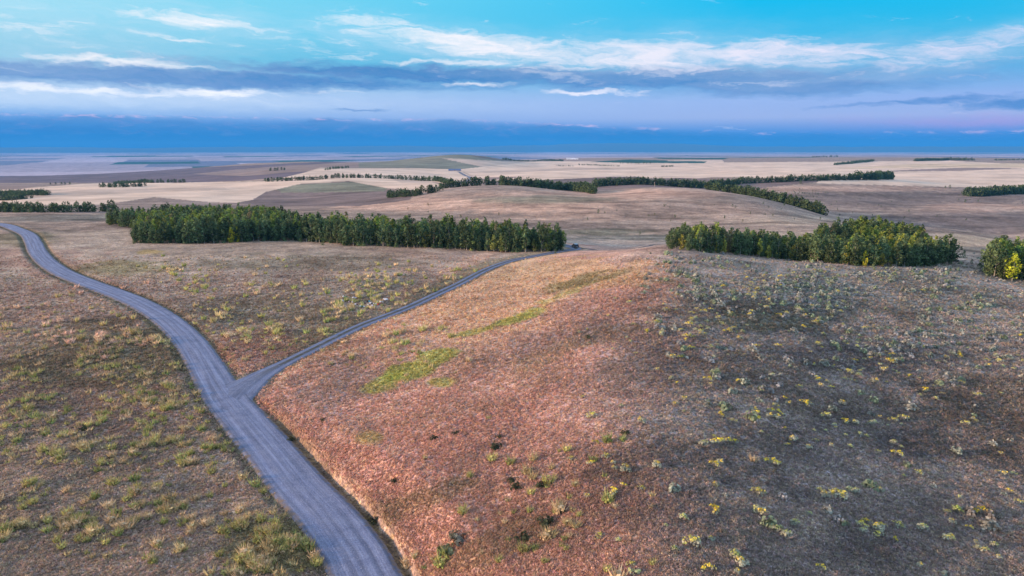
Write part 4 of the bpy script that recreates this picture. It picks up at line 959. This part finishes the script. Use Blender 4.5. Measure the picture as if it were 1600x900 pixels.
MB().box(-.22, .22, -2.49, -2.455, .78, .92).build('number_plate', white, car)
# litter dumped beside the track
LIT = [(205,280,'bag','w','white bag at the top left of the litter'),(285,285,'box','g','dark green box beside the top left white bag of the litter'),(475,305,'bag','w','small white bag right of the dark green box'),(540,300,'panel','n','grey panel lying right of the small white bag'),
 (215,330,'box','p','dark purple box on the left side of the litter'),(165,378,'bag','w','pale bag at the far left of the litter'),(212,388,'panel','n','pale panel below the dark purple box'),(465,380,'bucket','w','white bucket in the middle of the left litter'),(370,415,'panel','k','pinkish panel below the left litter'),(410,425,'box','d','black box between the pinkish panel and a white bucket'),(450,434,'bucket','w','white bucket lowest of the left litter'),
 (545,495,'bag','w','white bag at the left end of the lower litter row'),(602,488,'box','p','dark box above the long white panel'),(602,525,'panel','w','long white panel in the lower litter row'),(680,548,'bag','w','white bag left of the green box in the lower row'),(718,548,'box','g','small green box in the lower litter row'),(768,540,'panel','w','white panel right of the small green box'),
 (800,465,'box','d','black open box lying in the middle of the litter'),(870,420,'box','d','black box left of the cyan bucket'),(928,415,'bucket','c','cyan bucket at the top of the litter'),(962,460,'bag','w','white bag right below the cyan bucket'),(890,505,'bag','w','white bag at the left of the lower right heap'),(955,500,'box','b','dark blue box in the heap below the cyan bucket'),(945,548,'panel','w','white panel at the bottom of the heap'),(930,562,'panel','r','red strip under the bottom white panel'),(1012,532,'bag','l','lavender bag right of the heap bottom'),
 (1038,462,'panel','w','white panel right of the heap'),(1000,480,'box','d','black crate inside the heap'),(1108,475,'box','n','grey box between heap and red bucket'),(1168,500,'bucket','r','red bucket lowest on the right of the litter'),(1150,425,'bag','n','pale grey bag on the right side of the litter'),(1235,425,'bag','w','white bag with red beside it on the right'),(1215,445,'panel','r','red panel next to the white bag on the right'),(1305,432,'bucket','w','white bucket near the right end of the litter'),(1335,345,'bag','w','white bag left of the biggest bag at the right end'),(1395,358,'bag','W','biggest white bag at the right end of the litter'),(1250,378,'box','o','rusty brown box above the right litter')]
LC = dict(w=(.6, .58, .6), W=(.7, .7, .75), g=(.03, .16, .09), p=(.08, .03, .09), n=(.42, .42, .5), k=(.55, .32, .32), d=(.015, .015, .02), c=(.08, .50, .62), b=(.04, .06, .16), r=(.6, .06, .04), l=(.6, .55, .75), o=(.35, .15, .08))
LMt = {k: plain('litter_' + n_, LC[k], .55) for k, n_ in dict(w='white', W='bright_white', g='green', p='purple', n='grey', k='pink', d='black', c='cyan', b='blue', r='red', l='lavender', o='rust').items()}
for i, (a, b, kd, cl_, lab) in enumerate(LIT):
    p = hit(525 + a / 17.78, 450 + b / 17.78)[0]; r = np.random.default_rng(900 + i); m = MB(); s_ = 1.5 if cl_ == 'W' else 1.0
    if kd == 'box':
        w_, d_, h_ = r.uniform(.5, .75), r.uniform(.4, .6), r.uniform(.3, .45)
        m.box(-w_ / 2, w_ / 2, -d_ / 2, d_ / 2, 0, .03); m.box(-w_ / 2, -w_ / 2 + .03, -d_ / 2, d_ / 2, .032, h_); m.box(w_ / 2 - .03, w_ / 2, -d_ / 2, d_ / 2, .032, h_ * .9)
        m.box(-w_ / 2 + .032, w_ / 2 - .032, -d_ / 2, -d_ / 2 + .03, .032, h_); m.box(-w_ / 2 + .032, w_ / 2 - .032, d_ / 2 - .03, d_ / 2, .032, h_); m.box(-w_ / 2 + .03, w_ / 2 - .03, -d_ / 2 - .22, -d_ / 2 - .004, h_ - .03, h_); nm = 'litter_box'
    elif kd == 'bucket': m.lathe([(.15, 0), (.16, .01), (.21, .42), (.23, .42), (.23, .46), (.20, .46), (.15, .05)], 16); nm = 'litter_bucket'
    elif kd == 'panel':
        w_ = r.uniform(.8, 1.15); m.box(-w_ / 2, 0, -.3, .3, 0, .05, .01); m.box(.003, w_ / 2, -.28, .31, .02, .09, .01); nm = 'litter_board'
    elif kd == 'tyre':
        m.lathe([(.22, .0), (.34, .0), (.38, .06), (.38, .16), (.34, .22), (.22, .22), (.2, .11)], 20); nm = 'litter_tyre'
    else:
        bm = m.bm; bmesh.ops.create_icosphere(bm, subdivisions=3, radius=.34)
        for q in bm.verts:
            f = 1 + .35 * (vnoise(np.array([q.co.x * 6 + i]), np.array([q.co.y * 6 + q.co.z * 5]))[0] - .5)
            q.co = q.co * f * s_; q.co.z = max(q.co.z * .62 + .16, 0)
            if q.co.z > .30 * s_ and math.hypot(q.co.x, q.co.y) < .12: q.co.z += .12
        nm = 'litter_bag'
    o = m.build(nm, LMt[cl_], smooth=(kd == 'bag')); o.location = (p[0], p[1], p[2] + .30); o.rotation_euler = (r.uniform(-.3, .3), r.uniform(-.3, .3), r.uniform(0, 6)); o.scale = (.98,) * 3
    tag(o, lab, 'litter', 'litter dumped beside the dirt track')
# far farm buildings
def barn(name, u_, v_, w_, d_, h_, rf, wall, roof, lab, rot=0, cat='barn'):
    p = hit(u_, v_)[0]; e0 = empty(name, (p[0], p[1], p[2] - .2), math.atan2(-p[0], p[1]) + rot); tag(e0, lab, cat)
    MB().box(-w_ / 2, w_ / 2, -d_ / 2, d_ / 2, 0, h_).build('wall', wall, e0)
    m = MB(); bm = m.bm
    pr = [(-d_ / 2 - .5, h_ + .003), (0, h_ + rf), (d_ / 2 + .5, h_ + .003)]
    a = [bm.verts.new((-w_ / 2 - .5, y, z_)) for y, z_ in pr]; b = [bm.verts.new((w_ / 2 + .5, y, z_)) for y, z_ in pr]
    bm.faces.new(a); bm.faces.new(b[::-1])
    for i in range(3): j = (i + 1) % 3; bm.faces.new((a[i], a[j], b[j], b[i]))
    m.build('roof', roof, e0)
    MB().box(-1.8, 1.8, -d_ / 2 - .08, -d_ / 2 - .004, .05, min(3.2, h_ - .3)).build('door', plain('door_metal', (.1, .1, .12), .6), e0)
blu = plain('blue_grey_sheeting', (.10, .15, .30), .5); wht = plain('white_sheeting', (.72, .74, .78), .5); gry = plain('grey_roof_sheeting', (.45, .47, .52), .5)
barn('long_shed', 710.5, 266.5, 42, 12, 3.6, 2.2, blu, blu, 'long low blue-grey shed at the end of the far farm road', cat='shed')
barn('farm_shed', 889, 249.2, 42, 16, 9, 5, wht, gry, 'white farm shed, leftmost of the tiny far farmstead', cat='shed'); barn('farm_shed', 896, 249.2, 30, 14, 7, 4, wht, wht, 'white farm shed in the middle of the tiny far farmstead', cat='shed'); barn('farm_shed', 901, 249.2, 24, 12, 8, 4, wht, gry, 'white farm shed, rightmost of the tiny far farmstead', cat='shed')
# post on the crest
pp = hit(1022.5, 292.2)[0]; e0 = empty('utility_pole', (pp[0], pp[1], pp[2] - .3)); tag(e0, 'lone pale pole standing on the crest of the middle hill in front of the belt', 'pole')
wood = plain('weathered_wood', (.42, .34, .30), .85); MB().lathe([(.28, 0), (.24, 3), (.17, 8.0)], 10).build('post', wood, e0); MB().box(-.9, .9, -.08, .08, 7.1, 7.3).build('crossarm', wood, e0)
# ------------------------------------------------------------------ air
hb_ = MB().box(-44000, 44000, -44000, 44000, -180, 420); hm, nt, N, L, bs = newmat('haze_air'); N.remove(bs)
vol = nd(nt, 'ShaderNodeVolumePrincipled'); vol.inputs['Color'].default_value = (.05, .34, .74, 1); vol.inputs['Density'].default_value = 3.8e-5; vol.inputs['Anisotropy'].default_value = 0.0
L.new(vol.outputs[0], N['Material Output'].inputs['Volume'])
hz_ = hb_.build('haze', hm); tag(hz_, 'thin blue evening haze over the far plain', 'haze', kind='stuff')
# ------------------------------------------------------------------ world
SUN_EL, SUN_AZ = 10.5, -102.0        # azimuth measured from +Y towards +X (negative = left)
w = bpy.data.worlds.new('World'); SC.world = w; w.use_nodes = True; nt = w.node_tree; N = nt.nodes; L = nt.links
bg = N['Background']
sky = nd(nt, 'ShaderNodeTexSky', sky_type='NISHITA'); sky.sun_disc = False; sky.sun_elevation = R(SUN_EL); sky.sun_rotation = R(SUN_AZ); sky.altitude = 1700; sky.dust_density = 1.5; sky.ozone_density = 3
tc = nd(nt, 'ShaderNodeTexCoord'); sx = nd(nt, 'ShaderNodeSeparateXYZ'); L.new(tc.outputs['Generated'], sx.inputs[0])
X, Y, Z = sx.outputs
az = mathn(nt, 'MULTIPLY', mathn(nt, 'ARCTAN2', X, Y), 180 / pi)
hyp = mathn(nt, 'SQRT', mathn(nt, 'ADD', mathn(nt, 'MULTIPLY', X, X), mathn(nt, 'MULTIPLY', Y, Y)))
el = mathn(nt, 'MULTIPLY', mathn(nt, 'ARCTAN2', Z, hyp), 180 / pi)
def ramp(fac, stops):
    r = nd(nt, 'ShaderNodeValToRGB'); els = r.color_ramp.elements; r.color_ramp.interpolation = 'LINEAR'
    for i, (p, c) in enumerate(stops):
        e_ = els[i] if i < 2 else els.new(p)
        e_.position = p; e_.color = (*lin(c), 1)
    L.new(fac, r.inputs[0]); return r.outputs[0]
def azel(u, v):
    a, b = pslope(u, v); return math.degrees(math.atan2(a, 1)), math.degrees(math.atan2(b, math.hypot(a, 1)))
# elevation ramps (0..30 degrees) for left and right of view
t = mapr(nt, el, -2, 28)
def E(e_): return (e_ + 2) / 30
cl_ = ramp(t, [(0, (20, 110, 195)), (E(0), (30, 120, 200)), (E(1.6), (55, 130, 200)), (E(2.9), (150, 180, 215)), (E(4.2), (175, 200, 225)), (E(6.5), (110, 190, 215)), (E(9), (125, 208, 228)), (E(11.5), (140, 215, 230)), (E(20), (140, 185, 215)), (1, (180, 195, 222))])
cr_ = ramp(t, [(0, (0, 95, 185)), (E(.4), (0, 100, 190)), (E(1.1), (70, 125, 195)), (E(2.3), (150, 165, 208)), (E(3.6), (140, 165, 215)), (E(5.5), (75, 160, 210)), (E(8), (45, 175, 220)), (E(11.5), (0, 180, 228)), (E(20), (120, 175, 215)), (1, (180, 195, 222))])
base = mixc(nt, mapr(nt, az, -38, 18), cl_, cr_)
nish = mixc(nt, 1.0, sky.outputs[0], (.10, .10, .10), 'MULTIPLY')
# wind-drawn coordinates
def vecn(a, b, c=0.0):
    x = nd(nt, 'ShaderNodeCombineXYZ')
    for i, q in enumerate((a, b, c)):
        if isinstance(q, (int, float)): x.inputs[i].default_value = q
        else: L.new(q, x.inputs[i])
    return x.outputs[0]
cw = vecn(mathn(nt, 'MULTIPLY', az, .06), mathn(nt, 'MULTIPLY', el, .40))
warp = noise(nt, cw, 1.6, 4, .6); warp2 = noise(nt, vecn(mathn(nt, 'MULTIPLY', az, .25), mathn(nt, 'MULTIPLY', el, .8), 3.0), 1.5, 5, .6)
elw = mathn(nt, 'ADD', el, mathn(nt, 'MULTIPLY', mathn(nt, 'SUBTRACT', warp2, .5), 1.3)); azw = mathn(nt, 'ADD', az, mathn(nt, 'MULTIPLY', mathn(nt, 'SUBTRACT', warp, .5), 9))
wisp = noise(nt, vecn(mathn(nt, 'MULTIPLY', azw, .16), mathn(nt, 'ADD', mathn(nt, 'MULTIPLY', elw, .95), mathn(nt, 'MULTIPLY', azw, .05)), 1.0), 1.6, 8, .62, dist=.4)
fluff = noise(nt, vecn(mathn(nt, 'MULTIPLY', azw, .45), mathn(nt, 'MULTIPLY', elw, 1.6), 5.0), 1.4, 7, .6)
def blobn(items):
    tot = None
    for (u_, v_, wu, wv, amp, tilt) in items:
        a0, e_0 = azel(u_, v_); sa = wu / F * 57.3; se = wv / F * 57.3
        da = mathn(nt, 'SUBTRACT', azw, a0); de = mathn(nt, 'ADD', mathn(nt, 'SUBTRACT', elw, e_0), mathn(nt, 'MULTIPLY', da, tilt))
        q = mathn(nt, 'ADD', mathn(nt, 'POWER', mathn(nt, 'ABSOLUTE', mathn(nt, 'DIVIDE', da, sa)), 2), mathn(nt, 'POWER', mathn(nt, 'ABSOLUTE', mathn(nt, 'DIVIDE', de, se)), 2))
        g = mathn(nt, 'MULTIPLY', mathn(nt, 'EXPONENT', mathn(nt, 'MULTIPLY', q, -1.0)), amp)
        tot = g if tot is None else mathn(nt, 'MAXIMUM', tot, g)
    return tot
# grey-blue band, white wisps, low bank
dk_ = blobn([(200,117,520,15,1.0,0),(700,116,420,13,.9,.01),(1050,122,330,17,1.0,.015),(1230,135,170,14,.95,.0),(1450,158,160,5,.6,-.03),(1600,160,70,8,.8,0),(560,174,40,3,.7,0)])
dkm = mapr(nt, mathn(nt, 'ADD', dk_, mathn(nt, 'MULTIPLY', mathn(nt, 'SUBTRACT', wisp, .5), .9)),   .20, .72)
c0 = mixc(nt, mathn(nt, 'MULTIPLY', dkm, .88), base, mixc(nt, mapr(nt, fluff, .35, .65), lin((45, 115, 180)), lin((80, 125, 185))))
wt = blobn([(310,32,75,12,1.0,.05),(280,62,50,5,.8,.12),(740,68,210,17,1.2,.13),(1020,90,150,24,1.15,.04),(1210,84,150,20,1.05,.05),(1330,92,90,12,.6,0),(1490,78,200,15,.8,-.13),(1100,100,240,20,.55,0),(200,98,140,6,1.05,.02),(700,98,110,4,1.0,0),(340,145,80,6,1.0,0),(50,139,130,5,.8,.03),(190,145,110,4,.75,0),(560,144,80,3,.6,0),(720,131,70,4,.9,-.02),(775,36,14,6,.8,0),(930,144,70,4,1.0,.03),(1300,60,110,10,.45,.1),(480,70,140,26,.35,.1),(80,45,160,20,.4,.1),(900,105,80,6,.7,0)])
wm_ = mapr(nt, mathn(nt, 'ADD', wt, mathn(nt, 'MULTIPLY', mathn(nt, 'SUBTRACT', wisp, .52), 2.3)), .30, 1.15)
veil = blobn([(60,40,260,60,.5,0),(330,34,140,26,.5,.05),(720,74,260,26,.6,.1),(1010,86,200,30,.6,0),(1230,92,200,26,.55,0),(1470,85,260,24,.45,-.12),(60,150,520,14,.5,0),(150,100,260,8,.4,0)])
c0 = mixc(nt, mathn(nt, 'MULTIPLY', veil, mapr(nt, wisp, .25, .75, .35, 1.1)), c0, lin((215, 225, 238)))
pinkf = mapr(nt, az, -10, 35)
c1 = mixc(nt, mathn(nt, 'MULTIPLY', wm_, .92), c0, mixc(nt, pinkf, lin((242, 240, 242)), lin((222, 215, 236))))
# low cloud bank on the horizon with bumpy lit top
topn = noise(nt, vecn(mathn(nt, 'MULTIPLY', az, .55), 0.0, 7.0), 1.5, 5, .6)
topv = mathn(nt, 'ADD', mathn(nt, 'MULTIPLY', mapr(nt, az, -4, 20, 2.3, 1.15), 1.0), mathn(nt, 'MULTIPLY', mathn(nt, 'SUBTRACT', topn, .5), .26))
below = mathn(nt, 'SUBTRACT', topv, el)
bankm = mathn(nt, 'MULTIPLY', mathn(nt, 'SMOOTH_MIN', 1.0, mathn(nt, 'DIVIDE', mathn(nt, 'MAXIMUM', mathn(nt, 'ADD', below, .08), 0.0), mapr(nt, noise(nt, vecn(mathn(nt, 'MULTIPLY', az, .12), 2.0), 1.0, 2), .4, .6, .2, .8)), .1), mapr(nt, az, 34, 8, .35, .85))
bcol = ramp(mapr(nt, el, -.5, 3.0), [(0, (0, 62, 135)), (.14, (0, 68, 142)), (.4, (20, 104, 172)), (.75, (84, 130, 186)), (1, (115, 140, 192))])
bcol = mixc(nt, mathn(nt, 'MULTIPLY', mapr(nt, fluff, .5, .72, 0, .6), mapr(nt, el, .3, 1.6)), bcol, lin((125, 130, 185)))
bcol = mixc(nt, mathn(nt, 'MULTIPLY', mapr(nt, wisp, .5, .35, 0, .2), mapr(nt, el, .2, 1.2)), bcol, lin((20, 80, 150)))
c2 = mixc(nt, bankm, c1, bcol)
rim = mathn(nt, 'MULTIPLY', mathn(nt, 'MULTIPLY', mapr(nt, below, -.10, .02), mapr(nt, below, .22, .08)), mapr(nt, fluff, .5, .66))
c3 = mixc(nt, mathn(nt, 'MULTIPLY', rim, .6), c2, lin((215, 185, 215)))
pk = blobn([(1560,190,150,10,.8,0),(420,180,60,2.5,0,0)])
c4 = mixc(nt, mathn(nt, 'MULTIPLY', pk, .4), c3, lin((205, 140, 200)))
# blend with physical sky high up
c5 = mixc(nt, mapr(nt, el, 14, 45, .0, .3), c4, nish)
c5 = mixc(nt, 1.0, c5, mathn(nt, 'MULTIPLY', mapr(nt, el, 2.5, 6, .92, .78), mapr(nt, el, 13, 25, 1, 1.85)), 'MULTIPLY')
L.new(c5, bg.inputs[0]); bg.inputs[1].default_value = 1.0
sunl = bpy.data.lights.new('sun', 'SUN'); sunl.energy = 5.0; sunl.angle = R(3.0); sunl.color = (1.0, .62, .38)
so = bpy.data.objects.new('sun', sunl); link(so)
from mathutils import Vector
dv_ = Vector((sin(R(SUN_AZ)) * cos(R(SUN_EL)), cos(R(SUN_AZ)) * cos(R(SUN_EL)), sin(R(SUN_EL)))); so.rotation_euler = dv_.to_track_quat('Z', 'Y').to_euler()
# ------------------------------------------------------------------ camera and render settings
cam = bpy.data.cameras.new('camera'); cam.sensor_width = 36; cam.lens = F / 1600 * 36; cam.clip_start = .5; cam.clip_end = 200000
co = bpy.data.objects.new('camera', cam); link(co); co.location = (0, 0, CZ); co.rotation_euler = (R(90 - PD), 0, 0); SC.camera = co
SC.view_settings.view_transform = 'Standard'; SC.view_settings.look = 'None'; SC.view_settings.exposure = 0.6; SC.view_settings.gamma = 1
SC.cycles.use_denoising = True; SC.cycles.max_bounces = 4; SC.cycles.diffuse_bounces = 2; SC.cycles.transmission_bounces = 2; SC.cycles.volume_bounces = 1; SC.cycles.transparent_max_bounces = 4
